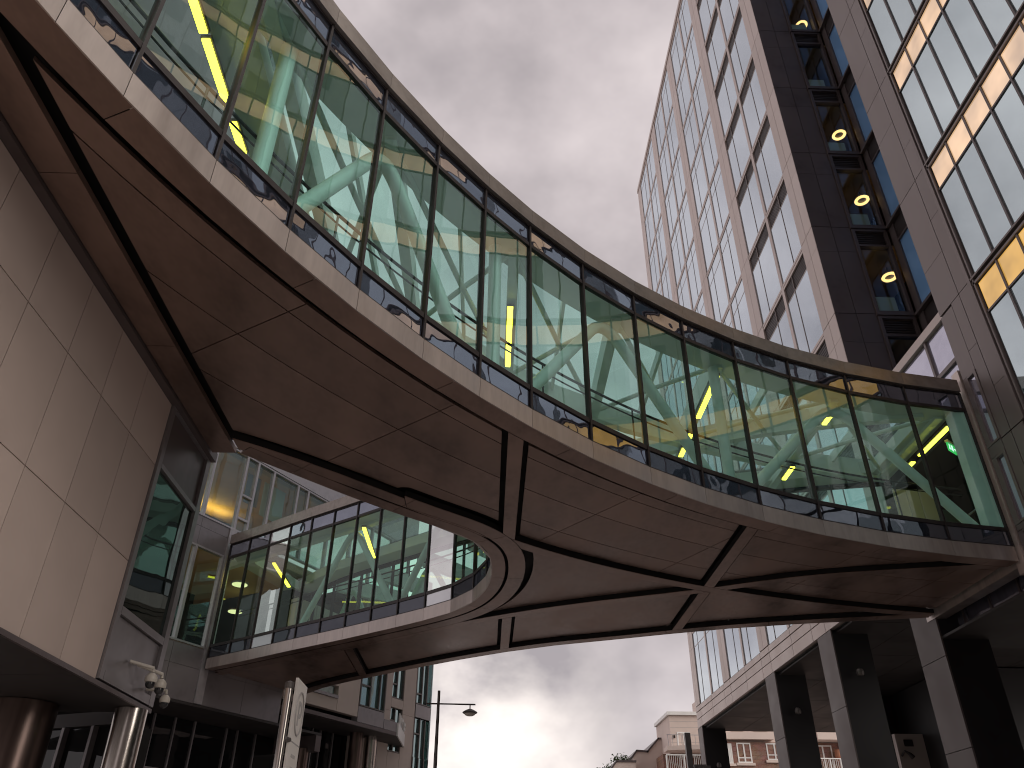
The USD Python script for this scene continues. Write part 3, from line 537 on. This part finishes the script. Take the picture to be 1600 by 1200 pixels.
# ------------------------------------------------------------------ tower on the right
XT = 11.4; ft_ = frame((XT, 0, 0), Y, -X)
tw = thing('office_tower', 'tall tan-clad office tower on stilts at the right, seen beyond the bridge', 'tower', (XT, 33, 0))
FZ = [8.5, 12.46, 16.45, 20.42, 24.38, 28.36, 32.33, 36.3, 40.28, 44.25, 48.2]
PIL = [(20.75, 21.85), (26.75, 27.95), (32.62, 33.78), (38.62, 39.78), (44.7, 45.75)]; THIN = [24.17, 30.1, 36.1, 42.1]
part(tw, 'body', 'gap', ft_, 24.4, 45.7, 7.5, 48.1, -9, -0.16); part(tw, 'room_side', 'under', ft_, 20.8, 24.4, 7.5, 48.1, -4.7, -4.4)
for k in range(10):
    z0, z1 = FZ[k], FZ[k + 1]
    for a, b in PIL:
        m = a + (b - a) * 0.52
        for p, q in ((a, m), (m, b)):
            part(tw, 'cladding_panel', 'tan', ft_, p + .01, q - .01, z0 + .012, z1 - 1.0, -0.14, 0); part(tw, 'cladding_panel', 'tan', ft_, p + .01, q - .01, z1 - .99, z1 - .012, -0.14, 0)
    for j in range(4):
        a, b, t = PIL[j][1], PIL[j + 1][0], THIN[j]
        mb = MB(); mb.fbox(ft_, t - .11, t + .11, z0 + .01, z1 - .01, -0.14, -0.01)
        mb.fbox(ft_, a, b, z1 - .26, z1 - .15, -0.14, -0.015); mb.fbox(ft_, a, b, z1 - .12, z1 - .01, -0.14, -0.012)
        mb.fbox(ft_, a, b, z1 - 1.018, z1 - .988, -0.14, -0.035); mb.build('window_frame', 'tan', tw)
        for h, (p, q) in enumerate(((a, t - .11), (t + .11, b))):
            f = 0.42 if (k + j + h) % 2 else 0.62; m = p + (q - p) * f
            for r, s in ((p, m), (m, q)):
                pane(tw, 'window_pane', 'tglass', ft_, r + .012, s - .012, z0 + .012, z1 - 1.02, -0.045)
                if j == 0: 
                    mb = MB(); 
                    for zz in np.arange(z1 - .96, z1 - .3, .11): mb.fbox(ft_, r + .03, s - .03, zz, zz + .085, -0.12, -0.07)
                    mb.build('louvre', 'louver', tw)
                elif k >= 0: pane(tw, 'transom_pane', 'tglass', ft_, r + .012, s - .012, z1 - .985, z1 - .265, -0.042)
            part(tw, 'mullion', 'brown', ft_, m - .017, m + .017, z0 + .01, z1 - .27, -0.13, -0.03)
part(tw, 'roof_edge', 'tan', ft_, 20.75, 45.75, 48.2, 48.55, -9, 0.05)
for z0, z1 in ((8.22, 8.48), (7.86, 8.21), (7.42, 7.85)):
    ye = [20.75, 21.85, 24.2, 26.75, 27.95, 30, 32.62, 33.78, 36.1, 38.62, 39.78, 42.2, 44.7, 45.75]
    for a, b in zip(ye[:-1], ye[1:]): part(tw, 'podium_panel', 'tan', ft_, a + .016, b - .016, z0 + .012, z1 - .012, -0.2, 0.0 if z0 > 8.2 else -0.012)
for x0 in np.arange(11.6, 28, 2.05):
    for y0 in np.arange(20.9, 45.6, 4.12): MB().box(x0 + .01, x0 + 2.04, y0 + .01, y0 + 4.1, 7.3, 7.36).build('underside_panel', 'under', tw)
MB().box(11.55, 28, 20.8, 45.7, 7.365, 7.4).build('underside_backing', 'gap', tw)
for a, b in ((19.9, 21.15), (26.35, 27.55), (32.4, 33.6), (44.8, 45.75)):
    col = MB().box(XT + .05, XT + 1.25, a + .04, b - .04, GROUND, 7.41).build('column', 'shadeside', tw)  # box in the shade colour, cladding only on the lit street face
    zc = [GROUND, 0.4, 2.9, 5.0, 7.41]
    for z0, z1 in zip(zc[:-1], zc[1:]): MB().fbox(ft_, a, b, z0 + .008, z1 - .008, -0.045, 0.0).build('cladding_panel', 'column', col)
# end wall facing the camera beside the recess: cladding, louvre and window of each storey
fd = frame((0, 20.75, 0), X, -Y)
for k in range(10):
    z0, z1 = FZ[k], FZ[k + 1]
    for a, b in ((11.41, 12.12), (12.13, 12.8)):
        part(tw, 'end_panel', 'darkbrown', fd, a + .006, b - .006, z0 + .012, z1 - 1.2, -0.14, 0.0); part(tw, 'end_panel', 'darkbrown', fd, a + .006, b - .006, z1 - 1.19, z1 - .012, -0.14, 0.0)
    mb = MB()
    for q in ((12.82, 12.93, z0 + .02, z1 - .12), (14.0, 14.1, z0 + .02, z1 - .12), (12.93, 14.0, z0 + .02, z0 + .1), (12.93, 14.0, z1 - .95, z1 - .86), (12.93, 14.0, z1 - .22, z1 - .12)): mb.fbox(fd, *q, -0.14, 0.06)
    mb.fbox(fd, 12.8, 14.25, z1 - .1, z1, -0.1, 0.1); mb.build('end_window_frame', 'darkbrown', tw)
    mb = MB()
    for zz in np.arange(z1 - .84, z1 - .25, .1): mb.fbox(fd, 12.95, 13.98, zz, zz + .07, -0.1, -0.03)
    mb.build('louvre', 'louver', tw); pane(tw, 'end_window_pane', 'roomglass', fd, 12.93, 14.0, z0 + .1, z1 - .95, -0.05)
    part(tw, 'room_back', 'under', fd, 12.8, 15.6, z0, z1, -3.2, -3.0); part(tw, 'room_ceiling', 'wood', fd, 12.85, 15.6, z1 - .75, z1 - .65, -2.98, -0.2)
    part(tw, 'room_blind', 'blind', fd, 12.95, 13.8, z0 + .1, z0 + .95, -0.3, -0.26)
part(tw, 'body', 'gap', fd, 11.5, 12.8, 7.5, 48.1, -9.2, -0.15)
# recess wall facing the street, blue glass
fr_ = frame((14.2, 0, 0), Y, -X)
for k in range(10):
    z0, z1 = FZ[k], FZ[k + 1]
    part(tw, 'recess_panel', 'darkbrown', fr_, 20.4, 20.72, z0 + .01, z1 - .11, -0.1, 0.0)
    part(tw, 'recess_ledge', 'darkbrown', fr_, 13.6, 20.72, z1 - .1, z1, -0.1, 0.12)
    for a, b in ((19.62, 20.38), (18.84, 19.6), (18.06, 18.82), (17.28, 18.04), (16.5, 17.26), (15.72, 16.48), (14.9, 15.7)):
        pane(tw, 'recess_pane', 'blueglass', fr_, a + .03, b - .03, z0 + .1, z1 - .95, -0.05)
        mb = MB(); mb.fbox(fr_, a, a + .03, z0 + .01, z1 - .11, -0.1, 0.02); mb.fbox(fr_, b - .03, b, z0 + .01, z1 - .11, -0.1, 0.02); mb.fbox(fr_, a + .03, b - .03, z1 - .95, z1 - .88, -0.1, 0.02); mb.fbox(fr_, a + .03, b - .03, z0 + .01, z0 + .1, -0.1, 0.03); mb.build('recess_frame', 'darkbrown', tw)
        part(tw, 'louvre', 'louver', fr_, a + .04, b - .04, z1 - .87, z1 - .12, -0.08, -0.03)
part(tw, 'body', 'gap', fr_, 13.6, 20.6, 6.5, 48, -3, -0.12)
lab = ['topmost warm ring pendant lamp in the end window of the tower', 'warm ring pendant lamp in the end window, second from the top', 'warm ring pendant lamp in the end window, third from the top', 'lowest bright warm ring pendant lamp in the end window of the tower']
for (c, l) in zip(((13.91, 21.5, 33.99), (14.02, 21.5, 26.4), (14.09, 21.5, 22.62), (14.19, 21.5, 18.75)), lab):
    c = np.array(c)
    t = thing('pendant_light', l, 'pendant lamp', c, group='ring pendant lamps in the tower rooms')
    MB().lathe(c, [(.17, -.03), (.26, -.03), (.28, 0), (.26, .03), (.17, .03), (.17, -.03)], 32).build('ring', 'warmring', t, smooth=40)
    MB().lathe(c, [(0, .05), (.24, .05), (.26, .09), (.05, .16), (0, .17)], 32).build('shade', 'post', t, smooth=40); MB().tube([c + [0, 0, .16], c + [0, 0, .3], c + [0, 0, .45]], .012, 6).build('cord', 'frame', t)

# ------------------------------------------------------------------ nearer office block on the right
nb = thing('office_block', 'brown-clad office block at the right edge with large panes and warm lit transoms', 'office block', (XT, 8, 0))
ys_n = 14.2; PW = 0.835; NB = 14
part(nb, 'body', 'gap', ft_, ys_n - PW * NB, 15.7, 5.6, 48.3, -9, -0.2)
part(nb, 'end_wall', 'brown', frame((0, 15.78, 0), X, Y), 11.45, 20, 5.6, 48.3, -0.06, 0.0)
NZ = [8.62] + FZ[1:]
for k in range(len(NZ) - 1):
    z0, z1 = NZ[k], NZ[k + 1]; zm = z0 + (z1 - z0) * (0.36 if k % 2 else 0.62); zm2 = z0 + (z1 - z0) * (0.62 if k % 2 else 0.3)
    for (a, b), m in (((14.86, 15.8 if k else 15.24), zm), ((14.42, 14.85), zm2)):
        part(nb, 'cladding_panel', 'brown', ft_, a + .006, b - .006, z0 + .01, m - .005, -0.14, 0); part(nb, 'cladding_panel', 'brown', ft_, a + .006, b - .006, m + .005, z1 - .01, -0.14, 0)
    mb = MB(); mb.fbox(ft_, 14.31, 14.41, z0, z1, -0.14, 0.03); mb.fbox(ft_, 14.22, 14.27, z0, z1, -0.14, 0.0)
    mb.fbox(ft_, ys_n - PW * NB, 14.3, z1 - .05, z1, -0.14, 0.02); mb.fbox(ft_, ys_n - PW * NB, 14.3, z1 - .2, z1 - .14, -0.14, 0.0); mb.build('storey_frame', 'brown', nb)
    for i in range(NB):
        b = ys_n - i * PW; a = b - PW
        pane(nb, 'window_pane', 'nglass', ft_, a + .03, b - .03, z0 + .03, z1 - 1.08, -0.06)
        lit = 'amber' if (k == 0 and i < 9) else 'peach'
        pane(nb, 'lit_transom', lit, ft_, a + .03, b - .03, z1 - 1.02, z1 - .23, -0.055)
        part(nb, 'mullion', 'darkbrown', ft_, a - .025, a + .025, z0, z1 - .2, -0.12, -0.02)
    part(nb, 'transom', 'darkbrown', ft_, ys_n - PW * NB, ys_n, z1 - 1.075, z1 - 1.025, -0.12, -0.03)
# lowest storey: cladding, narrow slit windows, underside, dark ground floor
for a, b in ((14.86, 15.24), (14.42, 14.85)): part(nb, 'cladding_panel', 'brown', ft_, a + .006, b - .006, 5.62, 8.6, -0.14, 0)
for z0, z1 in ((8.64, 10.5), (6.75, 8.35), (5.7, 6.6)):
    pane(nb, 'slit_window', 'lilac', ft_, 15.33, 15.62, z0 + .05, z1 - .05, -0.05)
    mb = MB(); mb.fbox(ft_, 15.245, 15.33, z0, z1, -0.1, 0.02); mb.fbox(ft_, 15.62, 15.8, z0, z1, -0.1, 0.0); mb.fbox(ft_, 15.33, 15.62, z0, z0 + .05, -0.1, 0.01); mb.fbox(ft_, 15.33, 15.62, z1 - .05, z1, -0.1, 0.01); mb.build('slit_frame', 'brown', nb)
for z0, z1 in ((10.51, 12.4), (8.36, 8.63), (6.61, 6.74)): part(nb, 'cladding_panel', 'brown', ft_, 15.25, 15.79, z0, z1, -0.14, 0)
for i in range(NB): 
    b = ys_n - i * PW; pane(nb, 'window_pane', 'nglass', ft_, b - PW + .03, b - .03, 5.7, 8.55, -0.06)
part(nb, 'sill_band', 'brown', ft_, ys_n - PW * NB, 14.3, 5.5, 5.69, -0.3, 0.02)
MB().box(XT + .05, 22, ys_n - PW * NB, 20.7, 5.42, 5.48).build('underside', 'under', nb)
MB().box(15.5, 22, 3, 19.5, GROUND, 5.4).build('ground_floor_wall', 'shadeside', nb)

# glazed link between bridge and tower: strip above the bridge roof and strip below the deck
lk = thing('glazed_link', 'small glazed link with lilac panes above the bridge end, tucked into the recess', 'glazed link', (11.8, 18.4, 10))
fk = frame((11.75, 0, 0), Y, -X)
for a, b in ((15.85, 17.25), (17.25, 18.95), (18.95, 20.7)): 
    pane(lk, 'link_pane', 'lilac', fk, a + .04, b - .04, 11.55, 12.66, -0.04); pane(lk, 'link_pane', 'lilac', fk, a + .04, b - .04, 10.66, 11.42, -0.045)
    mb = MB()
    for q in ((a - .04, a + .04, 10.6, 12.7), (a + .04, b - .04, 11.43, 11.54), (a + .04, b - .04, 10.6, 10.65)): mb.fbox(fk, *q, -0.1, 0.02)
    mb.build('link_frame', 'brown', lk)
part(lk, 'link_roof_edge', 'tan', fk, 15.83, 20.72, 12.7, 12.95, -2.3, 0.06); part(lk, 'link_core', 'under', fk, 15.83, 20.72, 10.6, 12.69, -2.3, -0.12)
fk2 = frame((12.0, 0, 0), Y, -X)
for a, b in ((16.0, 17.2), (17.2, 18.4), (18.4, 19.6), (19.6, 20.6)): pane(lk, 'lower_pane', 'lilac', fk2, a + .04, b - .04, 5.62, 6.3, 0); part(lk, 'lower_frame', 'darkbrown', fk2, a - .035, a + .035, 5.55, 6.32, -0.06, 0.03)
part(lk, 'lower_sill', 'brown', fk2, 15.9, 21.2, 5.46, 5.6, -0.1, 0.05); part(lk, 'lobby_wall', 'under', frame((13.4, 0, 0), Y, -X), 15.85, 20.7, 5.6, 10.5, -0.2, 0)
for a, b in ((10.95, 11.28), (11.30, 11.62), (11.66, 12.0)): part(lk, 'door_leaf', 'render', frame((0, 19.4, 0), X, -Y), a, b, 6.82, 9.3, -0.06, 0.0)
mb = MB()
for y in (16.6, 17.1, 17.6, 18.1): mb.tube([[11.9, y, 6.8], [11.9, y, 7.4], [11.9, y, 7.95]], .025, 8)
mb.tube([[11.9, 16.4, 7.95], [11.9, 17.4, 7.95], [11.9, 18.4, 7.95]], .03, 8).tube([[11.9, 16.4, 7.45], [11.9, 17.4, 7.45], [11.9, 18.4, 7.45]], .018, 8).tube([[11.9, 16.4, 7.0], [11.9, 17.4, 7.0], [11.9, 18.4, 7.0]], .018, 8).build('lobby_rail', 'stainless', lk, smooth=50)
part(lk, 'lobby_floor', 'floor', frame((0, 0, 0), Y, X), 15.85, 20.7, 6.62, 6.8, 11.4, 13.3)
part(lk, 'lobby_ceiling', 'under', frame((0, 0, 0), Y, X), 15.85, 20.7, 9.78, 9.86, 11.5, 13.3)

# white wall, column lanterns and ceiling lamp under the tower
ww = thing('rendered_wall', 'pale rendered wall end with a small lamp between the dark columns', 'wall', (17, 33, 0))
MB().box(16.45, 17.6, 34.0, 34.25, GROUND, 5.42).build('wall_face', 'tan', ww); MB().box(16.75, 17.1, 33.93, 33.99, 4.95, 5.2).build('vent_grille', 'frame', ww)
MB().tube([[16.55, 33.98, 4.6], [16.6, 33.75, 4.75], [16.75, 33.7, 4.62], [16.85, 33.7, 4.5]], [.04, .04, .08, .1], 8).build('lamp_arm', 'frame', ww)
MB().box(17.61, 28, 30.6, 38, GROUND, 7.25).box(15.9, 17.6, 36, 38, GROUND, 7.25).build('core_wall', 'shadeside', label='dark wall of the stair core under the tower', cat='wall')
for (x, y, z, l) in ((12.0, 32.37, 5.9, 'round lantern on the dark side of the second column'), (12.0, 26.32, 6.0, 'round lantern on the dark side of the column nearest the bridge'), (12.0, 44.77, 5.5, 'round lantern on the dark side of the farthest column')):
    t = thing('wall_lantern', l, 'wall lamp', (x, y, z), group='lanterns on the tower columns')
    MB().tube([[x, y + .02, z + .1], [x, y - .1, z + .12], [x, y - .2, z + .1]], .03, 8).build('bracket', 'post', t); MB().lathe((x, y - .2, z), [(0, -.12), (.1, -.1), (.12, 0), (.1, .08), (.04, .12), (0, .12)], 16).build('lantern', 'post', t, smooth=40)
t = thing('downlight', 'tiny warm downlight glowing in the dark underside at lower right', 'downlight', (14.6, 18.2, 5.38))
MB().lathe((14.6, 18.2, 5.38), [(0, 0), (.06, 0), (.06, .03), (0, .03)], 16).build('lens', 'warmring', t); MB().lathe((14.6, 18.2, 5.39), [(.065, 0), (.1, 0), (.1, .025), (.065, .025), (.065, 0)], 16).build('ring', 'frame', t)

# ------------------------------------------------------------------ street lamp, sign, post
sl = thing('street_lamp', 'slim grey street lamp with one arm and a saucer lantern', 'street lamp', (-1.475, 25, GROUND))
MB().tube([[-1.475, 25, GROUND], [-1.475, 25, 2.0], [-1.475, 25, 5.03]], [.075, .06, .04], 14).build('pole', 'post', sl, smooth=50)
MB().lathe((-1.475, 25, 2.55), [(.06, 0), (.085, 0), (.085, .07), (.06, .07), (.06, 0)], 14).build('collar', 'post', sl)
MB().tube([[-1.83, 25, 4.66], [-1, 25, 4.655], [-.37, 25, 4.65]], .022, 10).build('arm', 'post', sl); MB().tube([[-.53, 25, 4.65], [-.53, 25, 4.6], [-.53, 25, 4.5]], .018, 8).build('drop', 'post', sl)
MB().lathe((-.53, 25, 4.42), [(0, .1), (.06, .1), (.13, .07), (.215, .02), (.225, 0), (.2, -.02), (.19, -.015), (0, .0)], 28).build('lantern', 'post', sl, smooth=40)
MB().lathe((-.53, 25, 4.33), [(0, 0), (.1, .005), (.15, .03), (.16, .07), (0, .07)], 28).build('lens', 'cream', sl, smooth=40)
ps = thing('parking_sign', 'tall narrow white parking sign board on a grey pole', 'sign', (-2.3, 10.2, GROUND))
fp = frame((-2.29, 10.0, 0), Y, X)
part(ps, 'board', 'signface', fp, 0, .56, -1.0, 2.14, -0.03, 0.0)
MB().tube([[-2.37, 9.93, GROUND], [-2.37, 9.93, 1], [-2.37, 9.93, 2.0]], .048, 14).build('pole', 'stainless', ps, smooth=40)
MB().lathe((-2.37, 9.93, 2.0), [(.0, 0), (.055, 0), (.055, .07), (0, .09)], 14).build('cap', 'post', ps); MB().tube([[-2.4, 9.93, 1.45], [-2.33, 9.95, 1.45], [-2.3, 10.02, 1.45]], .03, 8).build('clamp', 'post', ps)
mb = MB(); th = np.linspace(0, 2 * np.pi, 41); mb.tube(np.stack([np.full(41, -2.287), 10.29 + .2 * np.cos(th), 1.78 + .24 * np.sin(th)], 1), .012, 6); mb.build('ring', 'signgrey', ps)
tm = meshkit.text_mesh('P', 0.26, 0.004, bold=True); v = np.array(tm.vertices); MB().add(np.stack([-2.289 + v[:, 2], 10.2 + v[:, 0], 1.65 + v[:, 1]], 1), tm.faces).build('letter_p', 'signgrey', ps)
part(ps, 'divider', 'signgrey', fp, .0, .56, 1.44, 1.455, 0.0, 0.002)
mb = MB()
for z in np.arange(-0.4, 1.35, .13): 
    w = .12 + .1 * rng.random(); mb.fbox(fp, .28 - w / 2, .28 + w / 2, z, z + .035, 0.0, 0.003)
mb.build('faded_lettering', solid('sign_faded', (0.5, 0.47, 0.45), 0.6), ps)
tp = thing('traffic_post', 'dark square post with a bracket of signal gear in front of the pale houses', 'post', (9.42, 40, GROUND))
MB().box(9.30, 9.56, 39.9, 40.15, 4.4, 6.3).build('upper_post', 'post', tp); MB().tube([[9.45, 40.03, GROUND], [9.45, 40.03, 2], [9.45, 40.03, 4.42]], .11, 12).build('post', 'post', tp, smooth=40)
MB().box(9.6, 10.15, 39.95, 40.1, 4.75, 4.95).box(10.16, 10.35, 39.9, 40.15, 4.55, 4.9).build('bracket', 'post', tp)

# ------------------------------------------------------------------ houses at the end of the street
def window(host, fr, a, b, z0, z1, sash=0.3, door=False):
    part(host, 'window_pane', 'mirrorglass', fr, a + .07, b - .07, z0 + .07, z1 - .07, -0.12, -0.05)
    mb = MB(); m = (a + b) / 2
    for q in ((a, a + .09, z0, z1), (b - .09, b, z0, z1), (a + .09, b - .09, z0, z0 + .09), (a + .09, b - .09, z1 - .09, z1), (m - .05, m + .05, z0 + .09, z1 - .09)): mb.fbox(fr, *q, -0.1, 0.03)
    if not door: mb.fbox(fr, a + .09, m - .05, z0 + sash, z0 + sash + .07, -0.09, 0.025).fbox(fr, m + .05, b - .09, z0 + sash, z0 + sash + .07, -0.09, 0.025)
    mb.build('window_frame', 'white', host)
    if not door: part(host, 'window_sill', 'render', fr, a - .15, b + .15, z0 - .16, z0, -0.05, 0.12)
def balcony(host, fr, a, b, z, d=1.3, mesh_=True):
    part(host, 'balcony_slab', 'render', fr, a, b, z - .22, z, 0.02, d)
    mb = MB(); mb.fbox(fr, a, b, z + 1.0, z + 1.07, d - .08, d - .02); mb.fbox(fr, a, b, z + .08, z + .13, d - .07, d - .03)
    for q in np.arange(a, b + .01, (b - a) / 3): mb.fbox(fr, q - .04, q + .04, z, z + 1.0, d - .08, d - .02)
    for q in np.arange(a + .1, b, .13): mb.fbox(fr, q - .012, q + .012, z + .13, z + 1.0, d - .06, d - .045)
    mb.build('railing', 'white', host)
fb = frame((0, 60, 0), X, -Y)
bh = thing('brick_apartment_house', 'red brick apartment house with white windows seen between the dark columns', 'apartment building', (21, 60, 0))
part(bh, 'wall', 'brick', fb, 16.3, 32, GROUND, 8.9, -6, 0); part(bh, 'cornice', 'render', fb, 16.2, 20.2, 9.05, 9.5, -0.3, 0.35, label='pale stepped cornice'); part(bh, 'upper_storey', 'render', fb, 16.2, 32, 8.91, 12.5, -6, -0.3)
part(bh, 'roof_edge', 'render', fb, 23.0, 32, 8.95, 9.5, -0.3, 1.2)
for a, b, z0, z1 in ((16.9, 17.2, 7.5, 8.8), (17.55, 18.55, 7.55, 8.85), (18.4 + 1.25, 18.4 + 2.4, 7.75, 9.0), (17.55, 18.55, 4.4, 5.7), (19.65, 20.8, 4.4, 5.7)): window(bh, fb, a, b, z0, z1 if z1 < 8.9 else 8.85)
for a, b in ((17.4, 18.3), (19.0, 20.0)): part(bh, 'upper_window', 'darkglass', fb, a, b, 9.65, 9.95, -0.29, -0.26)
window(bh, fb, 23.0, 24.3, 7.0, 8.75, door=True); balcony(bh, fb, 22.8, 25.0, 6.7); part(bh, 'downpipe', 'white', fb, 24.85, 24.98, 6.7, 8.9, 0.01, 0.1)
MB().lathe((24.55, 59.6, 7.72), [(0, 0), (.2, 0), (.26, .3), (.2, .7), (0, .72)], 14).build('terracotta_pot', solid('terracotta', (0.45, 0.2, 0.12), 0.8), label='terracotta pot on the white balcony', cat='pot')
ph = thing('pale_apartment_house', 'tall pale rendered apartment house with a balcony next to the tower foot', 'apartment building', (14.5, 60.5, 0))
fq = frame((0, 60.6, 0), X, -Y)
part(ph, 'wall', 'render', fq, 13.1, 16.2, 8.3, 10.7, -5, 0); part(ph, 'lower_wall', 'brick', fq, 12.6, 16.2, GROUND, 8.27, -5, -0.9); part(ph, 'roof_edge', 'white', fq, 12.95, 16.25, 10.72, 10.95, -5, 0.2)
for z in (8.9, 9.4, 9.9, 10.3): part(ph, 'joint', 'signgrey', fq, 13.1, 16.2, z, z + .02, 0.0, 0.004)
window(ph, fq, 13.55, 14.5, 8.5, 9.6, door=True); MB().prism(Polygon([(12.5, 60.55), (16.2, 60.55), (16.2, 58.8), (15.2, 58.5), (12.5, 59.3)]), 8.22, 8.5).build('balcony_slab', 'render', ph)
window(ph, frame((0, 61.5, 0), X, -Y), 13.8, 14.9, 6.95, 8.15, door=True); balcony(ph, frame((0, 60.9, 0), X, -Y), 12.3, 16.0, 6.85, 2.0)
mb = MB()
for x in np.arange(12.6, 16.1, .32): mb.box(x, x + .03, 59.35, 59.38, 8.5, 9.2)
mb.box(12.55, 16.1, 59.34, 59.39, 9.2, 9.24).build('railing', 'lightmetal', ph)
part(ph, 'wall_lamp', 'frame', fq, 13.3, 13.4, 9.2, 9.4, 0.0, 0.12)
th_ = thing('stepped_terrace', 'low pale houses with stepped gable parapets below the tall apartment house', 'houses', (11, 66, 0))
def gable(pts, y0, y1, mat='render', cap=True):
    m = trimesh.creation.extrude_polygon(Polygon(pts), y1 - y0, engine='earcut'); v = np.array(m.vertices); MB().add(np.stack([v[:, 0], y1 - v[:, 2], v[:, 1]], 1), m.faces).build('gable_wall', mat, th_)
    if cap:
        for (x0, z0), (x1, z1) in zip(pts[2:-1], pts[3:]):
            L = math.hypot(x1 - x0, z1 - z0); u = np.array([x1 - x0, 0, z1 - z0]) / L; w = np.array([-u[2], 0, u[0]]); w = w if w[2] > 0 else -w
            MB().fbox((np.array([x0, y0 - .1, z0]), u, w, Y), -.05, L + .05, 0.003, .12, 0, y1 - y0 + .2).build('gable_capping', 'darkbrown', th_)
gable([(10.9, GROUND), (13.7, GROUND), (13.7, 9.6), (12.9, 9.6), (12.0, 8.7), (11.2, 8.75), (10.9, 8.4)], 64, 70)
gable([(8.9, GROUND), (10.85, GROUND), (10.85, 7.9), (9.5, 7.9), (8.9, 7.2)], 63, 70); gable([(7.0, GROUND), (8.85, GROUND), (8.85, 7.3), (8.3, 7.3), (8.2, 6.9), (7.0, 6.4)], 64.5, 71)
def shrub(name, c, r, n, label):
    t = thing(name, label, 'plant', c); c = np.array(c); v, f = [], []
    for i in range(n):
        p = c + np.array([rng.normal(0, r * .45), rng.normal(0, r * .45), r * .9 + rng.normal(0, r * .4)]); a = rng.normal(0, 1, 3); a /= np.linalg.norm(a); b = np.cross(a, rng.normal(0, 1, 3)); b /= np.linalg.norm(b); s = r * .22
        k = len(v); v += [p - a * s, p + b * s * .5, p + a * s, p - b * s * .5]; f += [[k, k + 1, k + 2], [k, k + 2, k + 3]]
    MB().tube([c, c + [0.02, 0, r * .4], c + [0, 0.02, r * .9]], [.05, .04, .02], 8).build('stem', 'post', t); MB().add(v, f).build('crown', 'leaf', t)
shrub('roof_plant', (10.4, 65, 7.92), .42, 160, 'taller yellowish roof plant right of the others on the terrace'); shrub('roof_plant', (9.75, 65, 7.92), .4, 150, 'dark upright roof plant in the middle of the terrace'); shrub('roof_plant', (9.1, 64.8, 7.3), .38, 150, 'bushy roof plant at the left end of the terrace'); shrub('roof_plant', (8.5, 66, 7.3), .36, 150, 'spreading low roof plant leftmost over the stepped gables')

# added block behind the camera: not in view, darkens the right fascia and reflections
ac = thing('facing_building', 'plain brown block added out of view behind the camera to darken fascia and reflections', 'office building', (0, -26, 0))
fz = frame((0, -24, 0), X, Y)
part(ac, 'wall', 'brown', fz, 4, 44, GROUND, 32, -8, 0)
for k in range(7): part(ac, 'window_band', 'darkglass', fz, 5, 43, 2.2 + k * 4, 4.6 + k * 4, 0.01, 0.05)
